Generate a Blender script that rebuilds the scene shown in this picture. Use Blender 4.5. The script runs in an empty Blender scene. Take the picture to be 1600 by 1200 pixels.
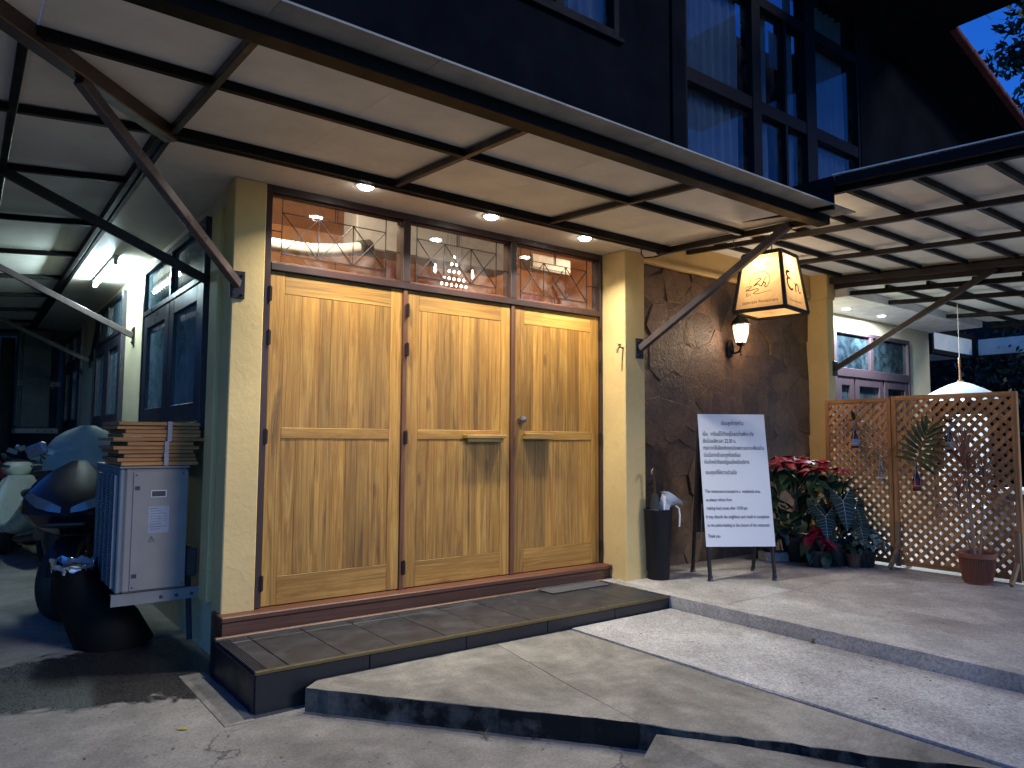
import bpy, math, random
from mathutils import Vector, Matrix
random.seed(7)
R = math.radians
scene = bpy.context.scene
COL = scene.collection

# ------------------------------------------------------------------ camera
cam_data = bpy.data.cameras.new('camera')
cam = bpy.data.objects.new('camera', cam_data)
COL.objects.link(cam)
cam_data.sensor_width = 36.0
cam_data.lens = 1141.39 / 1600 * 36
cam_data.clip_start = 0.05
cam_data.clip_end = 1000
CR = (0.7979961, -0.6026323, 0.0060375)
CU = (-0.0499757, -0.0561869, 0.9971687)
CF = (0.6005869, 0.7960385, 0.0749539)
cam.matrix_world = Matrix(((CR[0], CU[0], -CF[0], -1.52601),
                           (CR[1], CU[1], -CF[1], -4.57711),
                           (CR[2], CU[2], -CF[2], 1.04269),
                           (0, 0, 0, 1)))
scene.camera = cam

# ------------------------------------------------------------------ dusk sky, sun lamp as the unseen street lamp, exposure
world = bpy.data.worlds.new('World')
scene.world = world
world.use_nodes = True
wn = world.node_tree.nodes
wl = world.node_tree.links
sky = wn.new('ShaderNodeTexSky')
sky.sky_type = 'NISHITA'
sky.sun_disc = False
sky.sun_elevation = R(8)
sky.sun_rotation = R(200)
sky.altitude = 0
sky.ozone_density = 3.0
sky.air_density = 1.0
sky.dust_density = 0.3
dusk = wn.new('ShaderNodeMix'); dusk.data_type = 'RGBA'; dusk.blend_type = 'MULTIPLY'
dusk.inputs[0].default_value = 1.0; dusk.inputs[7].default_value = (.19, .80, 2.25, 1)   # blue hour
wl.new(sky.outputs[0], dusk.inputs[6])
wl.new(dusk.outputs[2], wn['Background'].inputs[0])
wn['Background'].inputs[1].default_value = SKY_STRENGTH = 0.115

sun_data = bpy.data.lights.new('sun', 'SUN')
sun_data.energy = 1.25
sun_data.color = (1.0, .95, .85)
sun_data.angle = R(14)
sun = bpy.data.objects.new('sun', sun_data)
COL.objects.link(sun)
sun.rotation_euler = Vector((-0.40, 0.92, -0.46)).to_track_quat('-Z', 'Y').to_euler()

scene.view_settings.view_transform = 'Standard'
scene.view_settings.look = 'None'
scene.view_settings.exposure = 0.0
scene.view_settings.gamma = 1.0
scene.view_settings.use_curve_mapping = False
scene.render.engine = 'CYCLES'
scene.cycles.use_denoising = True
scene.cycles.max_bounces = 7
scene.cycles.diffuse_bounces = 4
scene.cycles.transparent_max_bounces = 12
scene.cycles.sample_clamp_indirect = 4.0
scene.cycles.caustics_reflective = False
scene.cycles.caustics_refractive = False

# ------------------------------------------------------------------ geometry builder
class MB:
    def __init__(s):
        s.v = []; s.f = []
    def add(s, vs, fs):
        n = len(s.v); s.v += [tuple(p) for p in vs]; s.f += [tuple(i + n for i in f) for f in fs]
        return s
    def box(s, x0, x1, y0, y1, z0, z1, b=0.0):
        if x1 < x0: x0, x1 = x1, x0
        if y1 < y0: y0, y1 = y1, y0
        if z1 < z0: z0, z1 = z1, z0
        m = Matrix.Translation(((x0+x1)/2, (y0+y1)/2, (z0+z1)/2))
        return s.obox(m, (x1-x0)/2, (y1-y0)/2, (z1-z0)/2, b)
    def obox(s, m, hx, hy, hz, b=0.0):
        if b <= 0:
            vs = [m @ Vector((sx*hx, sy*hy, sz*hz)) for sz in (-1, 1) for sy in (-1, 1) for sx in (-1, 1)]
            return s.add(vs, [(0,2,3,1), (4,5,7,6), (0,1,5,4), (2,6,7,3), (0,4,6,2), (1,3,7,5)])
        b = min(b, hx*.49, hy*.49, hz*.49)
        vs = []; ix = {}
        for sz in (-1, 1):
            for sy in (-1, 1):
                for sx in (-1, 1):
                    for ax in range(3):
                        h = [hx, hy, hz]
                        p = [sx*(hx-b), sy*(hy-b), sz*(hz-b)]
                        p[ax] = (sx, sy, sz)[ax]*h[ax]
                        ix[(sx, sy, sz, ax)] = len(vs); vs.append(m @ Vector(p))
        fs = []
        g = lambda sx, sy, sz, ax: ix[(sx, sy, sz, ax)]
        for q in (-1, 1):
            a = [g(q,-1,-1,0), g(q,1,-1,0), g(q,1,1,0), g(q,-1,1,0)]; fs.append(a if q > 0 else a[::-1])
            a = [g(-1,q,-1,1), g(-1,q,1,1), g(1,q,1,1), g(1,q,-1,1)]; fs.append(a if q > 0 else a[::-1])
            a = [g(-1,-1,q,2), g(1,-1,q,2), g(1,1,q,2), g(-1,1,q,2)]; fs.append(a if q > 0 else a[::-1])
        for p in (-1, 1):
            for q in (-1, 1):
                a = [g(-1,p,q,1), g(1,p,q,1), g(1,p,q,2), g(-1,p,q,2)]; fs.append(a if p*q < 0 else a[::-1])
                a = [g(p,-1,q,0), g(p,-1,q,2), g(p,1,q,2), g(p,1,q,0)]; fs.append(a if p*q > 0 else a[::-1])
                a = [g(p,q,-1,0), g(p,q,1,0), g(p,q,1,1), g(p,q,-1,1)]; fs.append(a if p*q > 0 else a[::-1])
                for r in (-1, 1):
                    a = [g(p,q,r,0), g(p,q,r,1), g(p,q,r,2)]; fs.append(a if p*q*r > 0 else a[::-1])
        return s.add(vs, fs)
    def bar(s, p, q, w, h, b=0.0, up=(0, 0, 1)):
        p = Vector(p); q = Vector(q); d = q - p; L = d.length; d.normalize()
        u = Vector(up)
        if abs(d.dot(u)) > .98: u = Vector((0, 1, 0))
        side = d.cross(u).normalized(); u = side.cross(d)
        m = Matrix(((d.x, side.x, u.x, 0), (d.y, side.y, u.y, 0), (d.z, side.z, u.z, 0), (0, 0, 0, 1)))
        m = Matrix.Translation((p+q)/2) @ m
        return s.obox(m, L/2, w/2, h/2, b)
    def tube(s, pts, r, n=8, cap=True):
        pts = [Vector(p) for p in pts]
        rs = r if isinstance(r, (list, tuple)) else [r]*len(pts)
        base = len(s.v); ref = None
        for i, p in enumerate(pts):
            t = (pts[min(i+1, len(pts)-1)] - pts[max(i-1, 0)]).normalized()
            if ref is None:
                ref = Vector((0, 0, 1)) if abs(t.z) < .9 else Vector((1, 0, 0))
            a = t.cross(ref).normalized(); b = a.cross(t).normalized(); ref = b
            for k in range(n):
                c = 2*math.pi*k/n
                s.v.append(tuple(p + (a*math.cos(c) + b*math.sin(c))*rs[i]))
        for i in range(len(pts)-1):
            for k in range(n):
                k2 = (k+1) % n
                s.f.append((base+i*n+k, base+i*n+k2, base+(i+1)*n+k2, base+(i+1)*n+k))
        if cap:
            s.f.append(tuple(base+k for k in range(n))[::-1])
            s.f.append(tuple(base+(len(pts)-1)*n+k for k in range(n)))
        return s
    def lathe(s, prof, c=(0, 0, 0), n=24, sq=(1, 1)):
        base = len(s.v)
        for r, z in prof:
            for k in range(n):
                a = 2*math.pi*k/n
                s.v.append((c[0]+r*sq[0]*math.cos(a), c[1]+r*sq[1]*math.sin(a), c[2]+z))
        for i in range(len(prof)-1):
            for k in range(n):
                k2 = (k+1) % n
                s.f.append((base+i*n+k, base+i*n+k2, base+(i+1)*n+k2, base+(i+1)*n+k))
        s.f.append(tuple(base+k for k in range(n))[::-1])
        s.f.append(tuple(base+(len(prof)-1)*n+k for k in range(n)))
        return s
    def loft(s, secs, cap=True):
        base = len(s.v); n = len(secs[0])
        for sec in secs: s.v += [tuple(p) for p in sec]
        for i in range(len(secs)-1):
            for k in range(n):
                k2 = (k+1) % n
                s.f.append((base+i*n+k, base+i*n+k2, base+(i+1)*n+k2, base+(i+1)*n+k))
        if cap:
            s.f.append(tuple(base+k for k in range(n))[::-1])
            s.f.append(tuple(base+(len(secs)-1)*n+k for k in range(n)))
        return s
    def prism(s, poly, z0, z1):          # poly: (x, y) list, counter-clockwise; z may be function
        n = len(poly)
        fz = z1 if callable(z1) else (lambda x, y: z1)
        vs = [(x, y, z0) for x, y in poly] + [(x, y, fz(x, y)) for x, y in poly]
        fs = [tuple(range(n))[::-1], tuple(range(n, 2*n))] + [(i, (i+1) % n, n+(i+1) % n, n+i) for i in range(n)]
        return s.add(vs, fs)
    def tf(s, m):
        s.v = [tuple(m @ Vector(p)) for p in s.v]; return s
    def mesh(s, name, m=None, smooth=False, ang=.7):
        me = bpy.data.meshes.new(name)
        me.from_pydata(s.v, [], s.f); me.update()
        if m: me.materials.append(m)
        if smooth:
            me.polygons.foreach_set('use_smooth', [True]*len(me.polygons))
            try: me.set_sharp_from_angle(angle=ang)
            except Exception: pass
        return me

def origin(o):
    p = Vector((0, 0, 0))
    while o is not None:
        p += o.location; o = o.parent
    return p
def obj(name, mesh, parent=None, label=None):
    o = bpy.data.objects.new(name, mesh); COL.objects.link(o)
    if parent is not None: o.parent = parent
    if label: o['label'] = label
    return o
def part(name, mb, m, parent, label=None, smooth=False, world_space=False, ang=.7):
    p = Vector((0, 0, 0))
    if parent is not None:
        if world_space: p = origin(parent)
        else:
            o = parent
            while o.parent is not None: p += o.location; o = o.parent
    off = Vector((0, 0, 0))
    if mb.v:
        off = Vector([(min(v[i] for v in mb.v)+max(v[i] for v in mb.v))/2 for i in range(3)])
        mb.v = [(x-off.x, y-off.y, z-off.z) for x, y, z in mb.v]
    o = obj(name, mb.mesh(name, m, smooth, ang), parent, label)
    o.location = off - p
    return o
def W(name, mb, m, parent, label=None, smooth=False, ang=.7):
    return part(name, mb, m, parent, label, smooth, True, ang)
def tag(o, label, cat, group=None, kind=None):
    o['label'] = label; o['category'] = cat
    if group: o['group'] = group
    if kind: o['kind'] = kind
    return o
def thing(name, label, cat, loc=(0, 0, 0), rz=0.0, group=None):
    o = bpy.data.objects.new(name, None); COL.objects.link(o)
    o.empty_display_size = .1
    o.location = loc; o.rotation_euler = (0, 0, rz)
    return tag(o, label, cat, group)
def structure(name, mb, m, parent=None):
    o = part(name, mb, m, parent, world_space=parent is not None)
    if parent is None: o['kind'] = 'structure'
    return o
def copy_tree(o, parent=None):
    c = o.copy(); COL.objects.link(c)
    if parent is not None: c.parent = parent
    for ch in [k for k in bpy.data.objects if k.parent == o]:
        copy_tree(ch, c)
    return c

# ------------------------------------------------------------------ materials
class NT:
    def __init__(s, name):
        s.m = bpy.data.materials.new(name); s.m.use_nodes = True
        s.t = s.m.node_tree; s.n = s.t.nodes; s.l = s.t.links
        s.b = s.n['Principled BSDF']; s.out = s.n['Material Output']
        s.tc = s.n.new('ShaderNodeTexCoord'); s.oi = None
    def node(s, ty, **kw):
        n = s.n.new(ty)
        for k, v in kw.items(): setattr(n, k, v)
        return n
    def coord(s, scale=(1, 1, 1), rnd=0.0, kind='Object', rot=(0, 0, 0)):
        mp = s.node('ShaderNodeMapping'); mp.inputs['Scale'].default_value = scale; mp.inputs['Rotation'].default_value = rot
        src = s.tc.outputs[kind]
        if rnd:
            oi = s.node('ShaderNodeObjectInfo')
            ml = s.node('ShaderNodeMath', operation='MULTIPLY'); ml.inputs[1].default_value = rnd
            s.l.new(oi.outputs['Random'], ml.inputs[0])
            ad = s.node('ShaderNodeVectorMath', operation='ADD')
            s.l.new(src, ad.inputs[0]); s.l.new(ml.outputs[0], ad.inputs[1]); src = ad.outputs[0]
        s.l.new(src, mp.inputs['Vector']); return mp.outputs[0]
    def noise(s, vec, scale, detail=4, rough=.55, dist=0.0):
        n = s.node('ShaderNodeTexNoise'); n.inputs['Scale'].default_value = scale; n.inputs['Detail'].default_value = detail
        n.inputs['Roughness'].default_value = rough; n.inputs['Distortion'].default_value = dist
        s.l.new(vec, n.inputs['Vector']); return n.outputs[0]
    def voro(s, vec, scale, feature='F1', out=0, rand=1.0):
        n = s.node('ShaderNodeTexVoronoi', feature=feature); n.inputs['Scale'].default_value = scale
        n.inputs['Randomness'].default_value = rand
        s.l.new(vec, n.inputs['Vector']); return n.outputs[out]
    def ramp(s, fac, stops):
        r = s.node('ShaderNodeValToRGB'); e = r.color_ramp.elements
        while len(e) < len(stops): e.new(.5)
        for i, (p, c) in enumerate(stops):
            e[i].position = p; e[i].color = (c, c, c, 1) if not isinstance(c, tuple) else (*c[:3], 1)
        s.l.new(fac, r.inputs[0]); return r.outputs[0]
    def mix(s, fac, a, b, mode='MIX'):
        n = s.node('ShaderNodeMix', data_type='RGBA', blend_type=mode)
        for sock, v in ((n.inputs[0], fac), (n.inputs[6], a), (n.inputs[7], b)):
            if isinstance(v, (int, float)): sock.default_value = v if sock == n.inputs[0] else (v, v, v, 1)
            elif isinstance(v, tuple): sock.default_value = (*v[:3], 1)
            else: s.l.new(v, sock)
        return n.outputs[2]
    def val(s, op, a, b=0.0):
        n = s.node('ShaderNodeMath', operation=op)
        for i, v in enumerate((a, b)):
            if isinstance(v, (int, float)): n.inputs[i].default_value = v
            else: s.l.new(v, n.inputs[i])
        return n.outputs[0]
    def sep(s, kind='Object'):
        n = s.node('ShaderNodeSeparateXYZ'); s.l.new(s.tc.outputs[kind], n.inputs[0]); return n.outputs
    def set(s, **kw):
        for k, v in kw.items():
            i = s.b.inputs[k.replace('_', ' ')]
            if isinstance(v, tuple): i.default_value = (*v, 1) if len(v) == 3 else v
            elif isinstance(v, (int, float)): i.default_value = v
            else: s.l.new(v, i)
        return s
    def bump(s, h, strength=.3, dist=.01):
        n = s.node('ShaderNodeBump'); n.inputs['Strength'].default_value = strength; n.inputs['Distance'].default_value = dist
        s.l.new(h, n.inputs['Height']); s.l.new(n.outputs[0], s.b.inputs['Normal']); return s

def plain(name, c, rough=.5, metal=0.0, var=.25, sc=6.0, bump=.15, bsc=90.0, bd=.002, rnd=0.0, spec=.5, stretch=(1, 1, 1), coat=0.0):
    t = NT(name)
    v = t.coord(stretch, 13.7)
    n1 = t.noise(v, sc, 6, .6)
    f = t.ramp(n1, [(.3, 1-var), (.7, 1+var*.4)])
    col = t.mix(1.0, c, f, 'MULTIPLY')
    if rnd:
        oi = t.node('ShaderNodeObjectInfo')
        k = t.ramp(oi.outputs['Random'], [(0, 1-rnd), (1, 1+rnd)])
        col = t.mix(1.0, col, k, 'MULTIPLY')
    rr = t.ramp(n1, [(.3, min(1, rough+.1)), (.7, max(.02, rough-.1))])
    t.set(Base_Color=col, Roughness=rr, Metallic=metal)
    t.b.inputs['Specular IOR Level'].default_value = spec
    if coat: t.b.inputs['Coat Weight'].default_value = coat; t.b.inputs['Coat Roughness'].default_value = .08
    if bump: t.bump(t.noise(v, bsc, 3), bump, bd)
    return t.m

def emitter(name, c, strength):
    t = NT(name); t.set(Base_Color=(.8, .8, .8), Emission_Color=c, Emission_Strength=strength); return t.m

def glass(name, tint=(1, 1, 1), rough=.01, refl=1.0, dirt=.06, film_c=(.5, .55, .6), even=0.0):  # diffuse veil: surface dirt and, where even, painted reflections
    t = NT(name)
    tr = t.node('ShaderNodeBsdfTransparent'); tr.inputs[0].default_value = (*tint, 1)
    gl = t.node('ShaderNodeBsdfGlossy'); gl.inputs['Roughness'].default_value = rough
    df = t.node('ShaderNodeBsdfDiffuse'); df.inputs[0].default_value = (*film_c, 1)
    lwt = t.node('ShaderNodeLayerWeight'); lwt.inputs[0].default_value = .5
    fr5 = t.val('ADD', t.val('MULTIPLY', t.val('POWER', lwt.outputs['Facing'], 5.0), .96), .04)
    m1 = t.node('ShaderNodeMixShader'); m2 = t.node('ShaderNodeMixShader')
    t.l.new(t.val('MINIMUM', t.val('MULTIPLY', fr5, refl), 1.0), m1.inputs[0])
    t.l.new(tr.outputs[0], m1.inputs[1]); t.l.new(gl.outputs[0], m1.inputs[2])
    sm = t.ramp(t.noise(t.coord((1, 1, 1), 5), 5, 5, .6, 1.5), [(.4, even), (.75, dirt)])
    t.l.new(sm, m2.inputs[0]); t.l.new(m1.outputs[0], m2.inputs[1]); t.l.new(df.outputs[0], m2.inputs[2])
    t.l.new(m2.outputs[0], t.out.inputs[0])
    t.n.remove(t.b)
    return t.m

def wood(name, axis, c_lo, c_mid, c_hi, stain=.5, rough=.5, rnd=.12, knots=True):
    t = NT(name)
    st = {'z': (1, 1, .034), 'x': (.034, 1, 1), 'y': (1, .034, 1)}[axis]
    v = t.coord(st, 23.0)
    warp = t.noise(v, 7, 3, .5, .8)
    g1 = t.noise(v, 15, 7, .68, 2.6)
    g2 = t.noise(v, 150, 3, .6, .3)
    col = t.ramp(g1, [(.36, c_lo), (.5, c_mid), (.66, c_hi)])
    col = t.mix(.55, col, t.ramp(g2, [(.3, .76), (.6, 1.05)]), 'MULTIPLY')
    stn = t.ramp(t.noise(v, 15, 7, .72, 1.6), [(.49, 0.0), (.66, 1.0)])
    pat = t.ramp(t.noise(t.coord(tuple(max(q, .35) for q in st), 23.0), 2.6, 3, .6, .6), [(.38, .15), (.62, 1.0)])
    stn = t.val('MULTIPLY', stn, pat)
    col = t.mix(t.val('MULTIPLY', stn, stain), col, tuple(c*.45 for c in c_lo))
    amb = t.ramp(t.noise(t.coord(tuple(max(q, .3) for q in st), 23.0), 4.5, 6, .7, 1.5), [(.47, 0.0), (.66, .75)])
    col = t.mix(amb, col, tuple(a*b_ for a, b_ in zip(c_mid, (.74, .62, .42))))
    big = t.ramp(t.noise(v, 3.2, 4, .6, 1.0), [(.35, .66), (.65, 1.08)])
    col = t.mix(.8, col, big, 'MULTIPLY')
    if knots:
        kst = {'z': (1, 1, .35), 'x': (.35, 1, 1), 'y': (1, .35, 1)}[axis]
        kv = t.voro(t.coord(kst, 23.0), 4.2)
        kn = t.ramp(kv, [(.05, 1.0), (.11, 0.0)])
        col = t.mix(t.val('MULTIPLY', kn, .55), col, tuple(c*.4 for c in c_lo))
    oi = t.node('ShaderNodeObjectInfo')
    col = t.mix(1.0, col, t.ramp(oi.outputs['Random'], [(0, 1-rnd), (1, 1+rnd)]), 'MULTIPLY')
    t.set(Base_Color=col, Roughness=t.ramp(g1, [(.3, rough+.12), (.7, rough-.08)]))
    t.bump(t.mix(.5, g1, g2), .25, .002)
    return t.m

def concrete(name, base, speck=0.0, stain=.5, sc=1.0, rough=.85, cracks=False, moss=0.0):
    t = NT(name)
    v = t.coord((1, 1, 1), 0, 'Object')
    n1 = t.noise(v, 1.1*sc, 8, .62, .4)
    n2 = t.noise(v, 5.0*sc, 6, .65)
    n3 = t.noise(v, 70*sc, 4, .6)
    col = t.mix(1.0, base, t.ramp(n1, [(.3, 1-stain), (.62, 1.08)]), 'MULTIPLY')
    col = t.mix(1.0, col, t.ramp(n2, [(.3, 1-.35*stain), (.65, 1.05)]), 'MULTIPLY')
    col = t.mix(1.0, col, t.ramp(n3, [(.35, .82), (.65, 1.08)]), 'MULTIPLY')
    if speck:
        s1 = t.ramp(t.voro(v, 95, 'F1', 1), [(.0, 1-speck), (.5, 1.0), (.9, 1+speck*.6)])
        col = t.mix(1.0, col, s1, 'MULTIPLY')
        s2 = t.ramp(t.noise(v, 150, 2, .5), [(.62, 0.0), (.68, 1.0)])
        col = t.mix(t.val('MULTIPLY', s2, speck), col, (.06, .06, .06))
    dk = t.ramp(t.noise(v, 17*sc, 3, .5, 1.0), [(.69, 0.0), (.73, 1.0)])
    col = t.mix(t.val('MULTIPLY', dk, .5*stain), col, (.03, .03, .025))
    if cracks:
        cv = t.node('ShaderNodeVectorMath', operation='ADD'); t.l.new(v, cv.inputs[0])
        wv = t.node('ShaderNodeTexNoise'); wv.inputs['Scale'].default_value = 3; t.l.new(v, wv.inputs['Vector']); t.l.new(wv.outputs[1], cv.inputs[1])
        ck = t.ramp(t.voro(cv.outputs[0], .9, 'DISTANCE_TO_EDGE'), [(.0, 1.0), (.006, 0.0)])
        col = t.mix(t.val('MULTIPLY', ck, .6), col, (.02, .02, .018))
    t.set(Base_Color=col, Roughness=rough)
    t.b.inputs['Specular IOR Level'].default_value = .3
    t.bump(t.mix(.5, n3, n2), .5, .006)
    return t.m

def text_shape(s, width=None, height=None, depth=.001):
    cu = bpy.data.curves.new('lettering', 'FONT'); cu.body = s; cu.size = 1.0; cu.extrude = 0; cu.offset = .003; cu.resolution_u = 3
    cu.align_x = 'LEFT'; cu.align_y = 'BOTTOM_BASELINE'
    o = bpy.data.objects.new('lettering', cu); COL.objects.link(o)
    dg = bpy.context.evaluated_depsgraph_get(); dg.update()
    me = o.evaluated_get(dg).to_mesh()
    vs = [tuple(v.co) for v in me.vertices]; fs = [tuple(p.vertices) for p in me.polygons]
    o.evaluated_get(dg).to_mesh_clear()
    bpy.data.objects.remove(o); bpy.data.curves.remove(cu)
    if not vs: return vs, fs, 0
    x0 = min(v[0] for v in vs); x1 = max(v[0] for v in vs)
    sy = height; sx = height
    if width: sx = width/(x1-x0)
    return [((x-x0)*sx, y*sy, 0.0) for x, y, z in vs], fs, (x1-x0)*sx
def text_on(mb, s, at, xdir, ydir, height, width=None, off=.0015):
    vs, fs, w = text_shape(s, width, height)
    xd = Vector(xdir).normalized(); yd = Vector(ydir).normalized(); nd = xd.cross(yd)
    a = Vector(at) + nd*off
    mb.add([a + xd*x + yd*y for x, y, z in vs], fs)

M = {}
M['teak_v'] = wood('teak_upright', 'z', (.23, .098, .016), (.425, .215, .039), (.52, .295, .068), 1.0, rnd=.2)
M['teak_h'] = wood('teak_crosswise', 'x', (.26, .112, .018), (.43, .225, .041), (.53, .30, .07), .8, rnd=.08)
M['red_wood'] = wood('dark_red_wood', 'x', (.075, .024, .011), (.12, .042, .02), (.17, .07, .035), .3)
M['red_wood_v'] = wood('dark_red_wood_upright', 'z', (.10, .035, .013), (.16, .058, .024), (.21, .085, .04), .3)
M['brown_frame'] = plain('brown_frame_paint', (.045, .022, .018), .38, sc=5, var=.3)
M['lattice_wood'] = wood('lattice_wood', 'z', (.29, .135, .045), (.46, .235, .085), (.58, .33, .13), .35, .6, .2, False)
M['yellow_wall'] = None
def painted_wall(name, c, rough=.62):
    t = NT(name); v = t.coord()
    n1 = t.noise(v, 1.6, 6, .6); n2 = t.noise(v, 26, 5, .6, .6); n3 = t.noise(v, 8, 4, .6, 1.5)
    col = t.mix(1.0, c, t.ramp(n1, [(.3, .86), (.65, 1.05)]), 'MULTIPLY')
    z = t.sep()[2]
    dirt = t.ramp(n3, [(.55, 0.0), (.75, .35)])  # patchy dirt on the paint
    col = t.mix(dirt, col, tuple(k*.62 for k in c))
    t.set(Base_Color=col, Roughness=rough); t.bump(t.mix(.5, n2, n3), .4, .008)
    return t.m
M['yellow_wall'] = painted_wall('yellow_wall_paint', (.66, .47, .19))
M['cream_wall'] = painted_wall('cream_wall_paint', (.60, .52, .33))
M['soffit'] = painted_wall('soffit_paint', (.76, .70, .58), .5)
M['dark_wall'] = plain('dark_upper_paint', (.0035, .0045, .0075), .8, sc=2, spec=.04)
M['navy_frame'] = plain('dark_window_frame', (.005, .006, .010), .5, spec=.06)
M['sash'] = plain('dark_sash_paint', (.036, .034, .046), .35, sc=4)
M['steel'] = plain('brown_painted_steel', (.015, .010, .009), .45, sc=9, var=.35)
M['steel_black'] = plain('black_painted_steel', (.006, .0055, .0055), .5, spec=.15)
M['panel'] = plain('cement_board', (.78, .775, .69), .62, sc=2.2, var=.2, rnd=.04, bump=.08)
M['edge_board'] = plain('darkened_edge_board', (.33, .325, .285), .7, sc=5, var=.3)  # same boards, darkened against the bounce light along the canopy edge
M['black_tile'] = None
t = NT('black_floor_tile'); v = t.coord((1, 1, 1), 9)
n1 = t.noise(v, 6, 6, .65, .6); n2 = t.noise(v, 60, 3)
col = t.ramp(n1, [(.3, (.012, .013, .016)), (.55, (.022, .024, .028)), (.75, (.042, .044, .048))])
sc_ = t.ramp(t.noise(t.coord((1, .15, 1), 9), 40, 4, .7, 2), [(.62, 0.0), (.7, .35)])
t.set(Base_Color=t.mix(sc_, col, (.09, .09, .088)), Roughness=t.ramp(n1, [(.3, .34), (.7, .55)])); t.bump(n2, .12, .002)
M['black_tile'] = t.m
M['riser_tile'] = plain('black_riser_tile', (.012, .012, .015), .42, sc=7, var=.3)
M['brass_trim'] = plain('tarnished_edge_strip', (.20, .165, .085), .35, .8, sc=30)
M['concrete_ground'] = None
M['slab'] = concrete('worn_concrete', (.235, .222, .192), .12, .55, 1.0)
M['ramp'] = concrete('pale_washed_concrete', (.44, .432, .41), .38, .42, 1.3)
M['terrace'] = concrete('terrace_washed_concrete', (.43, .41, .375), .3, .48, 1.1)
M['terrace_edge'] = concrete('terrace_edge_concrete', (.36, .345, .30), .3, .6, 1.6)
# ground: worn concrete with a wet dark patch beside the wall
t = NT('street_concrete'); v = t.coord()
n1 = t.noise(v, 1.2, 8, .62, .4); n2 = t.noise(v, 6, 6, .65); n3 = t.noise(v, 80, 4, .6)
col = t.mix(1.0, (.30, .285, .25), t.ramp(n1, [(.3, .5), (.65, 1.08)]), 'MULTIPLY')
col = t.mix(1.0, col, t.ramp(n2, [(.3, .72), (.65, 1.06)]), 'MULTIPLY')
col = t.mix(1.0, col, t.ramp(n3, [(.35, .75), (.65, 1.1)]), 'MULTIPLY')
x, y, z = t.sep()
# wet patch centred near (-.75,.25)
dx = t.val('MULTIPLY', t.val('ADD', x, .66), 1/.95); dy = t.val('MULTIPLY', t.val('SUBTRACT', y, .28), 1/.72)
rr = t.val('ADD', t.val('MULTIPLY', dx, dx), t.val('MULTIPLY', dy, dy))
rr = t.val('ADD', rr, t.val('MULTIPLY', t.val('SUBTRACT', t.noise(v, 3.2, 6, .65, .8), .5), 1.9))
wet = t.ramp(rr, [(.72, 1.0), (.86, 0.0)])
col = t.mix(t.val('MULTIPLY', wet, .93), col, (.012, .0115, .011))
wv = t.node('ShaderNodeTexNoise'); wv.inputs['Scale'].default_value = 2.2; wv.inputs['Detail'].default_value = 6; t.l.new(v, wv.inputs['Vector'])
cv = t.node('ShaderNodeVectorMath', operation='ADD'); t.l.new(v, cv.inputs[0]); t.l.new(wv.outputs[1], cv.inputs[1])
ck = t.ramp(t.voro(cv.outputs[0], .55, 'DISTANCE_TO_EDGE'), [(.0, 1.0), (.0045, 0.0)])
ck = t.val('MULTIPLY', ck, t.ramp(n1, [(.42, 0.0), (.5, .85)]))
col = t.mix(ck, col, (.025, .024, .02))
sp = t.ramp(t.noise(v, 26, 3, .5), [(.68, 0.0), (.71, .6)])
col = t.mix(sp, col, (.03, .028, .022))
t.set(Base_Color=col, Roughness=t.mix(wet, .85, t.ramp(n3, [(.4, .2), (.6, .55)])))
t.bump(t.mix(.45, n3, n2), .55, .008)
M['concrete_ground'] = t.m
# ================================================================== THE SETTING
GZ = -.322
g = MB().add([(-60, -60, GZ), (60, -60, GZ), (60, 90, GZ), (-60, 90, GZ)], [(0, 1, 2, 3)])
o = obj('ground', g.mesh('ground', M['concrete_ground'])); o['kind'] = 'structure'

def clip(poly, a, b, c):            # keep a*x+b*y<=c
    out = []
    for i in range(len(poly)):
        p = poly[i]; q = poly[(i+1) % len(poly)]
        dp = a*p[0]+b*p[1]-c; dq = a*q[0]+b*q[1]-c
        if dp <= 0: out.append(p)
        if (dp < 0 < dq) or (dq < 0 < dp):
            k = dp/(dp-dq); out.append((p[0]+(q[0]-p[0])*k, p[1]+(q[1]-p[1])*k))
    return out
def rough_line(p, q, n, amp):
    pts = []
    for i in range(n+1):
        k = i/n; a = 0 if i in (0, n) else amp
        pts.append((p[0]+(q[0]-p[0])*k+random.uniform(-a, a), p[1]+(q[1]-p[1])*k+random.uniform(-a, a)))
    return pts
def slab_mesh(poly, z0, top, bev=.012):
    n = len(poly); cx = sum(p[0] for p in poly)/n; cy = sum(p[1] for p in poly)/n
    def inset(p):
        d = math.hypot(p[0]-cx, p[1]-cy) or 1; k = bev/d; return (p[0]+(cx-p[0])*k, p[1]+(cy-p[1])*k)
    fz = top if callable(top) else (lambda x, y: top)
    ins = [inset(p) for p in poly]
    vs = [(x, y, z0) for x, y in poly] + [(x, y, fz(x, y)-bev*.8) for x, y in poly] + [(x, y, fz(x, y)) for x, y in ins]
    fs = []
    for i in range(n):
        j = (i+1) % n
        fs += [(i, j, n+j, n+i), (n+i, n+j, 2*n+j, 2*n+i)]
    fs.append(tuple(range(2*n, 3*n)))
    return MB().add(vs, fs)
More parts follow.
